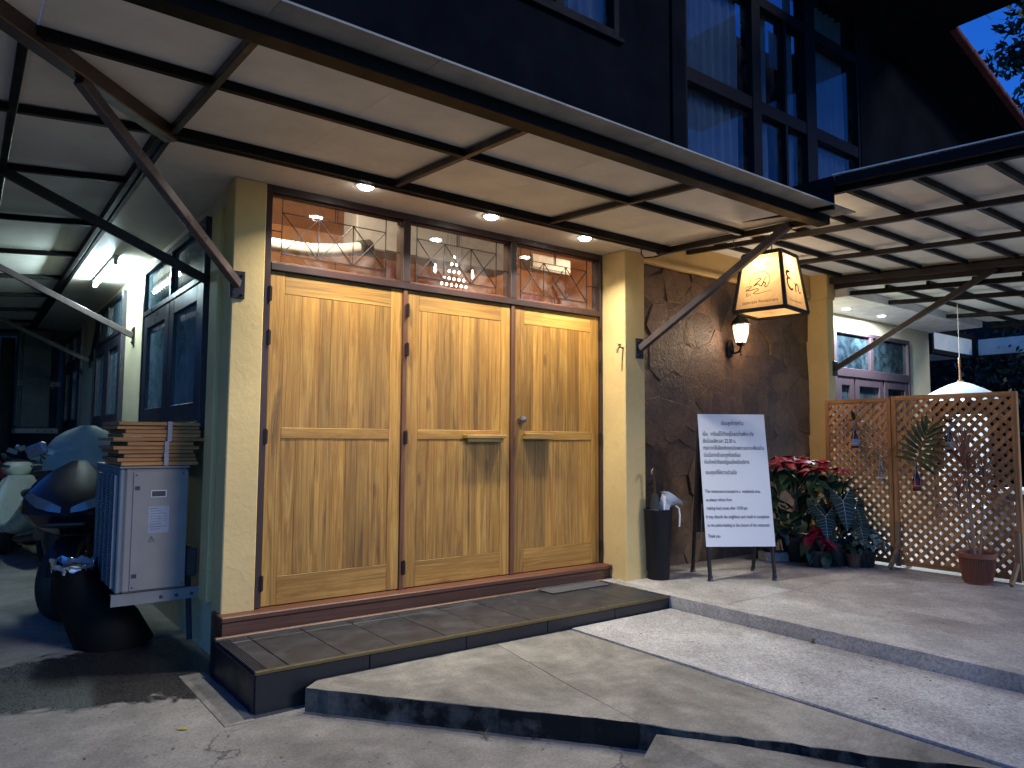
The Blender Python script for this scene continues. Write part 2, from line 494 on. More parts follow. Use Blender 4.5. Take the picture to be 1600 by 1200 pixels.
# grey slab in front of the step: two cast bays meeting at a low fold, its side faces coloured near black
ms = NT('slab_concrete_dark_sides'); v = ms.coord(kind='Generated') if False else ms.coord()
n1 = ms.noise(v, 1.5, 8, .66, .7); n2 = ms.noise(v, 6, 6, .68); n3 = ms.noise(v, 75, 4, .6)
col = ms.mix(1.0, (.27, .255, .215), ms.ramp(n1, [(.32, .42), (.60, 1.15)]), 'MULTIPLY')
col = ms.mix(1.0, col, ms.ramp(n2, [(.3, .68), (.65, 1.08)]), 'MULTIPLY')
col = ms.mix(1.0, col, ms.ramp(n3, [(.35, .8), (.65, 1.08)]), 'MULTIPLY')
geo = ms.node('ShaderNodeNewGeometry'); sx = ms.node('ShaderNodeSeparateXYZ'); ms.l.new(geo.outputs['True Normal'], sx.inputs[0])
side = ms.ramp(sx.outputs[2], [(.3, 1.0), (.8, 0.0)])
side_tone = ms.ramp(ms.val('ADD', n2, ms.val('MULTIPLY', ms.sep()[0], .25)), [(.30, .5), (.52, 1.0)])
col = ms.mix(ms.val('MULTIPLY', side, side_tone), col, (.010, .010, .008))
ms.set(Base_Color=col, Roughness=.85); ms.b.inputs['Specular IOR Level'].default_value = .25
ms.bump(ms.mix(.5, n3, n2), .6, .008)
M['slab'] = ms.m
fold = rough_line((.938, -2.255), (1.16, -.868), 9, .008)
p1 = rough_line((-.078, -.955), (.936, -2.255), 26, .006) + fold[1:] + [(.02, -.868)]
p2 = rough_line((.941, -2.262), (1.56, -3.19), 16, .012) + rough_line((1.56, -3.19), (1.762, -3.42), 4, .012)[1:] + [(1.762, -.868)] + [(x+.0006, y) for x, y in fold[::-1]]
def right_z(x, y):
    return -.207 - max(0, .005*((x-(.938+.16*(y+2.255)))/.8))
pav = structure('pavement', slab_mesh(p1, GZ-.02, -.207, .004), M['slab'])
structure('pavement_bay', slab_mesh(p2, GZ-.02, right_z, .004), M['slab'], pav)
# low broken ramp of concrete at the very front
mound = MB()
ring = [(.62, -2.56), (.80, -2.40), (.955, -2.345), (1.15, -2.60), (1.33, -2.86), (1.62, -3.32), (1.75, -3.62), (.9, -3.9), (.5, -3.2)]
zt = [-.321, -.29, -.232, -.236, -.25, -.275, -.29, -.26, -.321]
n = len(ring)
mound.add([(x, y, GZ-.02) for x, y in ring] + [(x, y, z) for (x, y), z in zip(ring, zt)] + [(.93, -2.75, -.238), (1.05, -3.3, -.24)],
          [(i, (i+1) % n, n+(i+1) % n, n+i) for i in range(n)] +
          [(n+0, n+1, 2*n), (n+1, n+2, 2*n), (n+2, n+3, 2*n), (n+3, n+4, 2*n+1), (n+3, 2*n+1, 2*n), (n+4, n+5, 2*n+1), (n+5, n+6, 2*n+1), (n+6, n+7, 2*n+1), (n+7, n+8, 2*n+1), (n+8, n+0, 2*n), (n+8, 2*n, 2*n+1)])
structure('kerb_ramp', mound, M['slab'])
# pale washed ramp
poly = rough_line((1.772, -.868), (1.776, -3.45), 30, .004) + rough_line((1.776, -3.45), (2.2, -3.72), 6, .01)[1:] + [(2.757, -3.95), (2.757, -.868)]
structure('driveway', slab_mesh(poly, GZ-.02, -.203, .01), M['ramp'])
# alley strip beside the step: a slightly lighter repair strip
structure('drain_strip', MB().box(-.46, -.315, -.93, -.02, GZ-.02, GZ+.004, .003), M['slab'])

# terrace: separate cast bays with recessed joints
ter = structure('terrace', MB().box(2.79, 14, -3.9, .24, GZ-.02, -.14), M['terrace_edge'])
M['far_floor'] = plain('far_floor_grey', (.20, .20, .20), .6)  # same terrace floor, darkened so less light shows through the lattice
edge = rough_line((2.765, .0), (2.765, -3.9), 60, .0035) + [(2.862, -3.9), (2.862, .0)]
W('edge_beam', slab_mesh(edge, GZ-.02, -.115, .007), M['terrace'], ter)
xs = [2.862, 3.705, 5.2, 6.4, 8.2, 9.7, 11.2, 12.8]; ys = [-3.9, -1.285, .0]
for i in range(len(xs)-1):
    for j in range(len(ys)-1):
        g0 = 0 if i == 0 else .0035
        p = [(xs[i]+g0, ys[j]+.0035), (xs[i+1]-.0035, ys[j]+.0035), (xs[i+1]-.0035, ys[j+1]-.0035), (xs[i]+g0, ys[j+1]-.0035)]
        W('slab', slab_mesh(p, -.2, -.1151, .003), M['terrace'] if i < 3 else M['far_floor'], ter)
W('slab', slab_mesh([(6.3, .003), (12.8, .003), (12.8, .3), (6.3, .3)], -.2, -.115, .006), M['far_floor'], ter)

# tiled entrance step
step = structure('entrance_step', MB().box(-.292, 2.757, -.85, -.05, GZ-.02, -.129), M['riser_tile'])
tx = [-.238, -.125, .187, .497, .823, 1.14, 1.455, 1.77, 2.085, 2.40, 2.70]
for a, b in zip(tx[:-1], tx[1:]):
    W('tile', MB().box(a+.002, b-.002, -.838, -.262, -.13, -.115+random.uniform(-.0008, .0008), .003), M['black_tile'], step)
    W('tile', MB().box(a+.002, b-.002, -.258, -.166, -.13, -.115+random.uniform(-.0008, .0008), .003), M['black_tile'], step)
W('tile', MB().box(2.703, 2.757, -.838, -.166, -.13, -.116, .003), M['black_tile'], step)
for k in range(5):
    W('grooved_nosing', MB().box(-.296+k*.0115, -.287+k*.0115, -.84, -.17, -.13, -.114, .002), M['black_tile'], step)
rx = [-.298, .32, .95, 1.58, 2.19, 2.76]
for a, b in zip(rx[:-1], rx[1:]):
    W('riser_tile', MB().box(a+.002, b-.002, -.86, -.848, GZ-.02, -.134, .003), M['riser_tile'], step)
W('riser_tile', MB().box(-.304, -.291, -.846, -.17, GZ-.02, -.134, .003), M['riser_tile'], step)
W('edge_strip', MB().box(-.302, 2.762, -.866, -.842, -.133, -.1135, .003), M['brass_trim'], step)
W('edge_strip', MB().box(-.30, 2.75, -.164, -.135, -.13, -.105, .004), wood('pale_timber_strip', 'x', (.13, .075, .045), (.19, .115, .07), (.25, .16, .10)), step)

# ================================================================== RESTAURANT BUILDING
bld = thing('restaurant_building', 'two storey corner restaurant building with yellow pillars, three timber doors and a dark upper floor', 'building', (1.4, 2, GZ))
Bd = M['yellow_wall']
W('pillar', MB().box(-.242, -.045, -.03, .17, -.045, 2.65, .006), Bd, bld, smooth=False)
W('pillar_base', MB().box(-.24, -.046, -.027, .17, GZ-.02, -.045, .003), plain('dark_base_paint', (.10, .075, .035), .8, sc=5, var=.5), bld)  # lowest part of the pillar, darker than the shaft above
W('pillar', MB().box(2.90, 3.14, -.285, .1, GZ, 2.65, .006), Bd, bld)
W('pillar', MB().box(6.13, 6.275, -.25, .26, GZ, 2.62, .006), Bd, bld)
# left wall with three window openings (x = -.2 face)
wins = [(.62, 2.72), (3.83, 5.75), (7.05, 8.95)]
lw = MB(); X0, X1 = -.2, -.06
lw.box(X0, X1, .171, 10.2, GZ-.02, 1.10)
lw.box(X0, X1, .171, 10.2, 2.56, 2.65)
edges = [.171] + [k for w_ in wins for k in w_] + [10.2]
for a, b in zip(edges[0::2], edges[1::2]): lw.box(X0, X1, a, b, 1.10, 2.56)
W('side_wall', lw, M['cream_wall'], bld)
W('pipe_cover', MB().box(-.262, -.201, .215, .40, .02, 2.5, .006), Bd, bld)
dark_glass = glass('blue_dark_window_glass', (.10, .14, .17), .03, 2.2, .75, (.20, .32, .38), .4)  # blue diffuse veil paints pale reflections into the glass
dim_glass = glass('dim_blue_glass', (.10, .14, .17), .03, 2.0, .30, (.10, .16, .20), .06)
for (a, b) in wins:
    w_ = W('side_window', MB().box(-.245, -.12, a, a+.05, 1.10, 2.56, .004).box(-.245, -.12, b-.05, b, 1.10, 2.56, .004)
           .box(-.245, -.12, a+.05, b-.05, 2.51, 2.56, .004).box(-.255, -.12, a+.05, b-.05, 1.10, 1.145, .004)
           .box(-.245, -.12, a+.05, b-.05, 2.12, 2.165, .004).box(-.24, -.12, (a+b)/2-.025, (a+b)/2+.025, 2.165, 2.51, .004), M['sash'], bld)
    mid = (a+b)/2
    for (c, d) in ((a+.053, mid-.006), (mid+.006, b-.053)):
        W('sash', MB().box(-.238, -.195, c, c+.15, 1.148, 2.117, .005).box(-.238, -.195, d-.15, d, 1.148, 2.117, .005)
          .box(-.2375, -.195, c+.15, d-.15, 1.148, 1.285, .005).box(-.2375, -.195, c+.15, d-.15, 2.0, 2.117, .005), M['sash'], w_)
        W('pane', MB().box(-.212, -.207, c+.152, d-.152, 1.287, 1.998), dark_glass, w_)
    for (c, d) in ((a+.053, mid-.028), (mid+.028, b-.053)):
        W('pane', MB().box(-.212, -.207, c, d, 2.168, 2.508), dark_glass, w_)
    W('room_backing', MB().box(-.10, -.09, a, b, 1.1, 2.56), plain('dark_backing_sheet', (.05, .06, .07), .9), w_)  # dark sheet stands for the unlit room behind the glass

# stone clad wall between the two right pillars: irregular slabs, one object each
W('porch_wall', MB().box(3.141, 6.129, .02, .16, GZ, 2.655), plain('dark_mortar', (.03, .02, .015), .9), bld)
st = NT('brown_slate'); v = st.coord((1, 1, 1), 17)
n1 = st.noise(v, 3.0, 6, .65, 1.0); n2 = st.noise(v, 14, 7, .68, 1.4); n3 = st.noise(v, 60, 4, .6)
col = st.ramp(n1, [(.28, (.062, .038, .025)), (.5, (.115, .070, .042)), (.72, (.18, .112, .064))])
col = st.mix(.6, col, st.ramp(n2, [(.3, .55), (.65, 1.25)]), 'MULTIPLY')
oi = st.node('ShaderNodeObjectInfo')
col = st.mix(1.0, col, st.ramp(oi.outputs['Random'], [(0, (.68, .68, .70)), (.5, (1., .96, .93)), (1, (1.3, 1.16, 1.0))]), 'MULTIPLY')
st.set(Base_Color=col, Roughness=st.ramp(n2, [(.3, .62), (.7, .38)])); st.bump(st.mix(.35, n2, n3), .9, .018)
M['stone'] = st.m
rs = random.Random(21)
seeds = []
X0, X1, Z0, Z1 = 3.145, 6.125, -.118, 2.652
tries = 0
while len(seeds) < 120 and tries < 9000:
    tries += 1
    p = (rs.uniform(X0, X1), rs.uniform(Z0, Z1), rs.uniform(.10, .36))
    if all((p[0]-q[0])**2+(p[1]-q[1])**2 > (.6*max(p[2], q[2])+.06)**2 for q in seeds): seeds.append(p)
clad = W('stone_cladding', MB().box(3.142, 6.128, .008, .02, GZ, 2.655), plain('stone_joint_mortar', (.085, .05, .032), .9), bld)
for i, p in enumerate(seeds):
    poly = [(X0, Z0), (X1, Z0), (X1, Z1), (X0, Z1)]
    for j, q in enumerate(seeds):
        if i == j: continue
        dx, dz = q[0]-p[0], q[1]-p[1]; L = math.hypot(dx, dz)
        if L > 1.5: continue
        c = (dx*(p[0]+q[0]) + dz*(p[1]+q[1]))/2/L + (p[2]**2-q[2]**2)*.30/L + .0012
        poly = clip(poly, dx/L, dz/L, c)
        if len(poly) < 3: break
    if len(poly) < 3: continue
    pl = poly
    n = len(pl); cx = sum(a[0] for a in pl)/n; cz = sum(a[1] for a in pl)/n
    d = rs.uniform(.005, .026); ax, az = rs.uniform(-.05, .05), rs.uniform(-.05, .05)
    yf = lambda x, z: -d + ax*(x-cx) + az*(z-cz)
    mb = MB(); ins = [(cx+(x-cx)*.975, cz+(z-cz)*.975) for x, z in pl]
    # two inner points give the riven face a couple of flat breaks
    mb.add([(x, .012, z) for x, z in pl] + [(x, min(.006, yf(x, z)+.003), z) for x, z in pl] + [(x, min(.005, yf(x, z)), z) for x, z in ins] + [(cx+rs.uniform(-.06, .06), yf(cx, cz)-rs.uniform(-.002, .006), cz+rs.uniform(-.06, .06))],
           [(k, (k+1) % n, n+(k+1) % n, n+k) for k in range(n)] + [(n+k, n+(k+1) % n, 2*n+(k+1) % n, 2*n+k) for k in range(n)] + [(2*n+k, 2*n+(k+1) % n, 3*n) for k in range(n)])
    W('stone', mb, M['stone'], clad)
W('ledge', MB().box(3.141, 6.129, -.075, .02, 2.662, 2.70, .006), Bd, bld)
W('beam', MB().box(3.141, 6.30, -.055, .15, 2.701, 3.05, .006), Bd, bld)
W('beam', MB().box(6.131, 6.29, -.26, -.056, 2.621, 2.98, .006), Bd, bld)
W('floor_slab', MB().box(-.69, 3.27, -.41, .09, 2.652, 2.76, .004).box(-.69, -.05, .0901, 10.2, 2.652, 2.76, .004), M['soffit'], bld)

# door frame
fr = MB().box(-.044, -.003, -.02, .09, 0, 2.652, .004).box(2.868, 2.899, -.02, .09, 0, 2.652, .004)
fr.box(-.003, 2.868, -.02, .09, 2.605, 2.652, .004).box(-.003, 2.868, -.022, .09, 2.103, 2.152, .004)
for a in (.967, 1.928): fr.box(a-.03, a+.03, -.02, .09, 2.152, 2.605, .004)
W('door_frame', fr, M['brown_frame'], bld)
for a in (.967, 1.928): W('door_post', MB().box(a-.0165, a+.0165, -.012, .09, .0, 2.103, .003), M['red_wood_v'], bld)
W('sill', MB().box(-.262, 2.899, -.128, .09, -.035, -.002, .006), M['red_wood'], bld)
W('sill_riser', MB().box(-.25, 2.899, -.10, .05, -.16, -.0352, .002), M['red_wood'], bld)
hinge_m = plain('dark_hinge_metal', (.05, .034, .024), .4, .7)
pull_m = wood('ochre_pull_wood', 'x', (.24, .135, .03), (.37, .215, .05), (.45, .28, .08), .2)
door_labels = ['hinged timber door leaf nearest the side alley', 'middle timber door leaf with a long ledge pull', 'timber door leaf with a round knob']
leafs = [(0.0, .949), (.985, 1.908), (1.949, 2.866)]
hz = [1.95, 1.67, 1.05, .15]
for li, (a, b) in enumerate(leafs):
    d = W('door', MB().box(a+.003, b-.003, .022, .045, .006, 2.1), M['teak_v'], bld, door_labels[li])
    sl, sr = .098, .092
    W('stile', MB().box(a+.002, a+sl, .0, .04, .004, 2.1, .002), M['teak_v'], d)
    W('stile', MB().box(b-sr, b-.002, .0, .04, .004, 2.1, .002), M['teak_v'], d)
    W('rail', MB().box(a+sl+.0004, b-sr-.0004, .001, .04, 1.962, 2.1, .002), M['teak_h'], d)
    W('rail', MB().box(a+sl+.0004, b-sr-.0004, -.001, .04, 1.036, 1.106, .002), M['teak_h'], d)
    W('rail', MB().box(a+sl+.0004, b-sr-.0004, .001, .04, .004, .18, .002), M['teak_h'], d)
    for (z0, z1) in ((.1815, 1.0345), (1.1075, 1.9605)):
        w0 = a+sl+.001; w1 = b-sr-.001; k = 7 if li != 1 else 8
        ws = [random.uniform(.7, 1.3) for _ in range(k)]; s_ = sum(ws); x = w0
        for q in ws:
            e = x+(w1-w0)*q/s_
            dy = random.uniform(-.0007, .0007)
            W('plank', MB().box(x+.0003, e-.0003, .0028+dy, .03, z0, z1, .001), M['teak_v'], d)
            x = e
    for z in hz:
        hx = a-.006 if li < 2 else b+.004
        W('hinge', MB().box(hx-.012, hx+.014, -.027, -.003, z-.046, z+.046, .003).tube([(hx, -.026, z-.05), (hx, -.026, z+.05)], .006, 8), hinge_m, d)
    if li == 1:
        W('pull', MB().box(1.47, 1.832, -.062, -.002, 1.045, 1.072, .003).box(1.49, 1.815, -.045, -.002, 1.018, 1.0448, .002), pull_m, d)
    if li == 2:
        W('pull', MB().box(2.032, 2.31, -.058, -.002, 1.042, 1.086, .003), pull_m, d)
        W('knob', MB().tube([(2.012, .0, 1.195), (2.012, -.012, 1.195), (2.012, -.0121, 1.195), (2.012, -.03, 1.195), (2.012, -.031, 1.195), (2.012, -.045, 1.195), (2.012, -.06, 1.195), (2.012, -.066, 1.195)],
                           [.03, .03, .012, .012, .018, .028, .024, .012], 20), plain('worn_knob_metal', (.35, .30, .25), .3, .9), d, smooth=True)
# glazed transoms
clear = glass('transom_glass', (.93, .93, .93), .0, .9, .10, (.6, .55, .5))
lead = plain('dark_lead_strip', (.05, .05, .055), .4, .6)
for (a, b) in ((.0, .935), (.999, 1.896), (1.96, 2.866)):
    tw = W('transom_window', MB().box(a, b, .012, .03, 2.153, 2.168, .003).box(a, b, .012, .03, 2.59, 2.604, .003), M['red_wood'], bld)
    W('pane', MB().box(a+.0005, b-.0005, .038, .043, 2.1535, 2.6045), clear, tw)
    L = b-a; gx0 = a+.083*L; gx1 = a+.88*L; z0, z1 = 2.226, 2.498
    sg = [((gx0, 2.155), (gx0, 2.6)), ((gx1, 2.155), (gx1, 2.6)), ((gx0, z1), (gx1, z1)), ((gx0, z0), (gx1, z0))]
    c = [gx0+(gx1-gx0)*k/3 for k in range(4)]
    for k in range(3):
        sg += [((c[k], z1), (c[k+1], z0)), ((c[k], z0), (c[k+1], z1))]
    for k in (1, 2): sg.append(((c[k], z0), (c[k], z1)))
    xm = (gx0+gx1)/2
    sg += [((xm-.008, z1), (xm-.008, 2.6)), ((xm+.008, z1), (xm+.008, 2.6)), ((xm, 2.155), (xm, z0)), ((a, 2.37), (gx0, 2.37)), ((gx1, 2.37), (b, 2.37))]
    gm = MB()
    for p, q in sg: gm.bar((p[0], .033, p[1]), (q[0], .033, q[1]), .005, .0065, 0, (0, 1, 0))
    W('lead_grille', gm, lead, tw)

# dining room seen through the transoms
orange = painted_wall('orange_room_paint', (.66, .34, .16), .6)
room = MB().box(-.05, 5.2, 3.4, 3.5, -.1, 3.5).box(5.2, 5.3, .17, 3.5, -.1, 3.5).box(-.06, .0, .17, 3.4, 2.66, 3.5)
W('dining_room_wall', room, orange, bld)
W('dining_room_ceiling', MB().box(-.05, 5.3, .2, 3.5, 3.42, 3.5), painted_wall('peach_ceiling_paint', (.62, .42, .27)), bld)
W('dining_room_floor', MB().box(-.05, 5.3, .1, 3.5, -.12, -.05), plain('brown_floor', (.15, .09, .05), .5), bld)
W('bulkhead', MB().box(1.30, 3.05, 1.55, 1.85, 2.80, 3.4, .01), painted_wall('grey_bulkhead_paint', (.34, .36, .38)), bld)
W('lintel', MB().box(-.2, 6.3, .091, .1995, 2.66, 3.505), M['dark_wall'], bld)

# upper floor
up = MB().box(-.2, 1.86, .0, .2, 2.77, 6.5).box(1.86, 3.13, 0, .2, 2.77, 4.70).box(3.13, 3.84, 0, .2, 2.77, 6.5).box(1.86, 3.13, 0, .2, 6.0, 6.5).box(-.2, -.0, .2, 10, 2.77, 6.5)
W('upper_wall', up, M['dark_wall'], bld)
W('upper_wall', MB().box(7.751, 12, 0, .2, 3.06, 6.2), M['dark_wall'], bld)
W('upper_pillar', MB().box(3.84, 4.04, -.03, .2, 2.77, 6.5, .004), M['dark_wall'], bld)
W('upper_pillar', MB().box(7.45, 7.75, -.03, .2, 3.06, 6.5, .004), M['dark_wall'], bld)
sky_glass = glass('dusk_window_glass', (.55, .60, .66), .01, 1.3, .02)
uw = W('upper_window', MB().box(1.862, 1.93, -.015, .12, 4.702, 6.0, .004).box(3.06, 3.128, -.015, .12, 4.702, 6.0, .004).box(1.93, 3.06, -.015, .12, 4.702, 4.775, .004).box(2.36, 2.46, -.01, .12, 4.775, 6.0, .004).box(1.84, 3.16, -.05, 0, 4.66, 4.7, .004), M['navy_frame'], bld)
W('pane', MB().box(1.93, 2.36, .04, .046, 4.775, 6.0), sky_glass, uw); W('pane', MB().box(2.46, 3.06, .04, .046, 4.775, 6.0), sky_glass, uw)
def curtain(x0, x1, y, z0, z1, pleat=.12, amp=.034):
    mb = MB(); n = max(6, int((x1-x0)/.016)); rows = 6; ph = random.uniform(0, 6)
    for j in range(rows+1):
        z = z0+(z1-z0)*j/rows
        for i in range(n+1):
            x = x0+(x1-x0)*i/n
            mb.v.append((x+.006*math.sin(3*j+x*9), y+amp*math.sin(2*math.pi*x/pleat+ph+2.2*math.sin(x*3.1)+1.1*math.sin(x*7.3))*(1-.25*j/rows)+.006*math.sin(j*1.7+x*17), z))
    for j in range(rows):
        for i in range(n):
            a = j*(n+1)+i; mb.f.append((a, a+1, a+n+2, a+n+1))
    return mb
cloth = plain('pale_curtain_cloth', (.62, .64, .68), .9, sc=3, var=.15)
W('curtain', curtain(1.9, 3.1, .15, 4.7, 6.0), cloth, uw, smooth=True)
bay = MB()
for a, b in ((4.041, 4.075), (5.165, 5.325), (6.225, 6.44), (7.405, 7.449)): bay.box(a, b, -.02, .13, 3.06, 6.45, .004)
for a, b in ((4.075, 5.165), (5.325, 6.225), (6.44, 7.405)):
    bay.box(a, b, -.012, .13, 4.62, 4.765, .004); bay.box(a, b, -.012, .13, 5.86, 5.98, .004); bay.box(a, b, -.012, .13, 3.06, 3.2, .004)
bay.box(5.80, 5.845, -.008, .13, 3.2, 5.86, .003)
bw = W('bay_window', bay, M['navy_frame'], bld)
for a, b in ((4.075, 5.165), (5.325, 5.80), (5.845, 6.225), (6.44, 7.405)):
    W('pane', MB().box(a+.001, b-.001, .05, .056, 3.201, 4.619), sky_glass, bw)
    W('pane', MB().box(a+.001, b-.001, .05, .056, 4.766, 5.859), sky_glass, bw)
for a, b in ((4.075, 5.165), (5.325, 6.225), (6.44, 7.405)): W('pane', MB().box(a+.001, b-.001, .05, .056, 5.981, 6.45), sky_glass, bw)
for a, b in ((4.08, 5.16), (5.33, 5.70), (6.02, 6.21), (6.45, 7.40)):
    W('curtain', curtain(a, b, .16, 3.1, 6.45), cloth, bw, smooth=True)
W('hanging_cloth', MB().box(5.64, 5.85, .085, .089, 5.30, 5.72), cloth, bw)
W('upper_room', MB().box(-.1, 7.9, 1.2, 1.25, 3.52, 6.5).box(-.1, 7.9, .2005, 1.2, 3.51, 3.53), plain('dark_room', (.015, .015, .018), .9), bld)
# main roof soffit over the upper floor, and the red tiled verge of the wing beyond
W('eave', MB().box(-2, 8.72, -.70, .3, 6.5, 6.6, .01).box(6.3, 8.72, -3.4, -.70, 6.5, 6.6, .01), plain('dark_eave_board', (.008, .008, .010), .7, spec=.05), bld)
rf = MB(); sl = -.262
def roofz(x): return 6.46 + sl*(x-8.7)
rf.add([(8.0, -.62, roofz(8.0)), (13.5, -.62, roofz(13.5)), (13.5, 6, roofz(13.5)), (8.0, 6, roofz(8.0)),
        (8.0, -.62, roofz(8.0)+.08), (13.5, -.62, roofz(13.5)+.08), (13.5, 6, roofz(13.5)+.08), (8.0, 6, roofz(8.0)+.08)],
       [(0, 3, 2, 1), (4, 5, 6, 7), (0, 1, 5, 4), (1, 2, 6, 5), (2, 3, 7, 6), (3, 0, 4, 7)])
W('roof', rf, plain('dark_roof_underside', (.008, .008, .010), .8, spec=.05), bld)
red_tile = plain('red_roof_tile', (.13, .020, .012), .7, rnd=.15)
verge = None
for k in range(18):
    a = 8.72+k*.27
    mb = MB().bar((a, -.66, roofz(a)+.05), (a+.262, -.66, roofz(a+.262)+.035), .10, .075, .012)
    W('verge_tile', mb, red_tile, bld)

# wing at the right with its own window, ceiling and two lamps
wing = thing('cream_wing', 'cream rendered wing beyond the right pillar with a dark framed window', 'building', (8.1, .6, GZ))
WY = .266
ww = MB().box(6.276, 7.16, WY, WY+.15, GZ, 2.652).box(9.16, 9.83, WY, WY+.15, GZ, 2.652).box(7.16, 9.16, WY, WY+.15, 2.46, 2.652).box(7.16, 9.16, WY, WY+.15, GZ, .6)
M['wing_wall'] = painted_wall('wing_wall_paint', (.46, .40, .27))
W('wall', ww, M['wing_wall'], wing)
W('wall', MB().box(9.68, 9.83, WY+.151, 6, GZ, 2.652), M['cream_wall'], wing)
W('soffit', MB().box(6.30, 9.95, -.41, 3, 2.655, 2.75, .004), plain('white_ceiling_paint', (.62, .62, .62), .5), wing)
purple = plain('purple_brown_frame', (.040, .024, .028), .4)
wf = MB().box(7.16, 7.21, WY-.03, WY+.08, .6, 2.46, .004).box(9.11, 9.16, WY-.03, WY+.08, .6, 2.46, .004).box(7.21, 9.11, WY-.03, WY+.08, 2.41, 2.46, .004).box(7.21, 9.11, WY-.03, WY+.08, 1.86, 1.97, .004).box(8.05, 8.13, WY-.028, WY+.08, 1.97, 2.41, .004).box(7.21, 9.11, WY-.03, WY+.08, .6, .66, .004)
wwin = W('window', wf, purple, wing)
for a, b in ((7.22, 7.62), (7.66, 8.38), (8.42, 9.10)):
    W('sash', MB().box(a, a+.1, WY-.02, WY+.04, .67, 1.855, .004).box(b-.1, b, WY-.02, WY+.04, .67, 1.855, .004).box(a+.1, b-.1, WY-.019, WY+.04, .67, .78, .004).box(a+.1, b-.1, WY-.019, WY+.04, 1.75, 1.855, .004), purple, wwin)
    W('pane', MB().box(a+.101, b-.101, WY+.01, WY+.015, .781, 1.749), dim_glass, wwin)
W('pane', MB().box(7.21, 8.05, WY+.01, WY+.015, 1.97, 2.41), dim_glass, wwin); W('pane', MB().box(8.13, 9.11, WY+.01, WY+.015, 1.97, 2.41), dim_glass, wwin)
W('room_backing', MB().box(7.1, 9.2, WY+.14, WY+.148, .6, 2.46), plain('dim_room', (.04, .045, .05), .9), wwin)  # dim sheet in place of the shaded room inside
# ================================================================== CANOPIES
st_b = M['steel']; st_k = M['steel_black']
def fcz(y): return 2.65 + .072*(y+.41)
def lcz(x): return 2.65 + .088*(x+.69)
can = thing('wraparound_canopy', 'pale board canopy on dark steel bars wrapping round the corner over doors and alley', 'canopy', (0, -1, 2.6))
def sheet(name, poly, zf, th, m, parent, inset=.0016):
    n = len(poly)
    if n < 3: return
    cx = sum(p[0] for p in poly)/n; cy = sum(p[1] for p in poly)/n
    pl = []
    for x, y in poly:
        d = math.hypot(x-cx, y-cy) or 1; k = inset/d; pl.append((x+(cx-x)*k, y+(cy-y)*k))
    mb = MB(); vs = [(x, y, zf(x, y)) for x, y in pl] + [(x, y, zf(x, y)+th) for x, y in pl]
    mb.add(vs, [tuple(range(n))[::-1], tuple(range(n, 2*n))] + [(i, (i+1) % n, n+(i+1) % n, n+i) for i in range(n)])
    return W(name, mb, m, parent)
HX = 1.22                                      # hip runs x = -.69 + (y+.41)/HX
xsp = [-2.2, -1.36, -.70, -.04, .624, 1.27, 1.914, 2.56, 3.21]
rows = [(-1.275, -.47), (-1.90, -1.285), (-2.125, -1.965)]
for r, (y0, y1) in enumerate(rows):
    for a, b in zip(xsp[:-1], xsp[1:]):
        poly = clip([(a, y0), (b, y0), (b, y1), (a, y1)], -1, 1/HX, .69-.41/HX)
        sheet('roof_panel', poly, lambda x, y: fcz(y)+.046, .009, M['panel'] if r < 2 else M['edge_board'], can)
ysp = [-1.9, -1.2, -.43, .52, 1.72, 2.92, 4.12, 5.32, 6.52, 7.72, 8.92, 9.9]
for (x0, x1) in ((-1.40, -.745), (-2.1, -1.40)):
    for a, b in zip(ysp[:-1], ysp[1:]):
        poly = clip([(x0, a), (x1, a), (x1, b), (x0, b)], 1, -1/HX, -.69+.41/HX)
        sheet('roof_panel', poly, lambda x, y: lcz(x)+.046, .009, M['panel'], can)
# slab-edge double channels
for (y, w_) in ((-.428, .032), (-.474, .036)):
    W('beam', MB().bar((-.70, y, 2.665), (3.26, y, 2.665), w_, .06, .003), st_k, can)
for (x, w_) in ((-.708, .032), (-.752, .036)):
    W('beam', MB().bar((x, -.40, 2.662), (x, 10, 2.662), w_, .06, .003), st_k, can)
W('purlin', MB().bar((-1.39, -1.28, fcz(-1.28)+.022), (3.20, -1.28, fcz(-1.28)+.022), .036, .044, .003), st_k, can)
W('outer_beam', MB().bar((-1.92, -1.925, fcz(-1.925)+.008), (3.16, -1.925, fcz(-1.925)+.008), .095, .062, .004), st_k, can)
for x in (-.70, .624, 1.914):
    W('cross_bar', MB().bar((x, -.49, fcz(-.49)+.018), (x, -1.88, fcz(-1.88)+.018), .036, .040, .003), st_b, can)
W('cross_bar', MB().bar((3.235, -.45, fcz(-.45)+.012), (3.10, -1.95, fcz(-1.95)+.012), .045, .05, .003), st_b, can)
W('hip_beam', MB().bar((-.70, -.43, 2.655), (-1.93, -1.925, fcz(-1.925)+.015), .075, .075, .005), plain('brown_hip_steel', (.045, .027, .020), .38, sc=9, var=.35), can)
W('purlin', MB().bar((-1.4, -1.27, lcz(-1.4)+.022), (-1.4, 9.9, lcz(-1.4)+.022), .036, .044, .003), st_k, can)
W('outer_beam', MB().bar((-1.95, -1.9, lcz(-1.95)+.015), (-1.95, 9.9, lcz(-1.95)+.015), .10, .085, .004), st_k, can)
for y in [-.43] + ysp[3:-1]:
    W('cross_bar', MB().bar((-.77, y, lcz(-.77)+.02), (-1.9 if y > 0 else -1.9, y, lcz(-1.9)+.02), .036, .040, .003), st_k, can)
brace_m = plain('bare_grey_brown_steel', (.105, .085, .085), .34, .25, sc=7, var=.4)
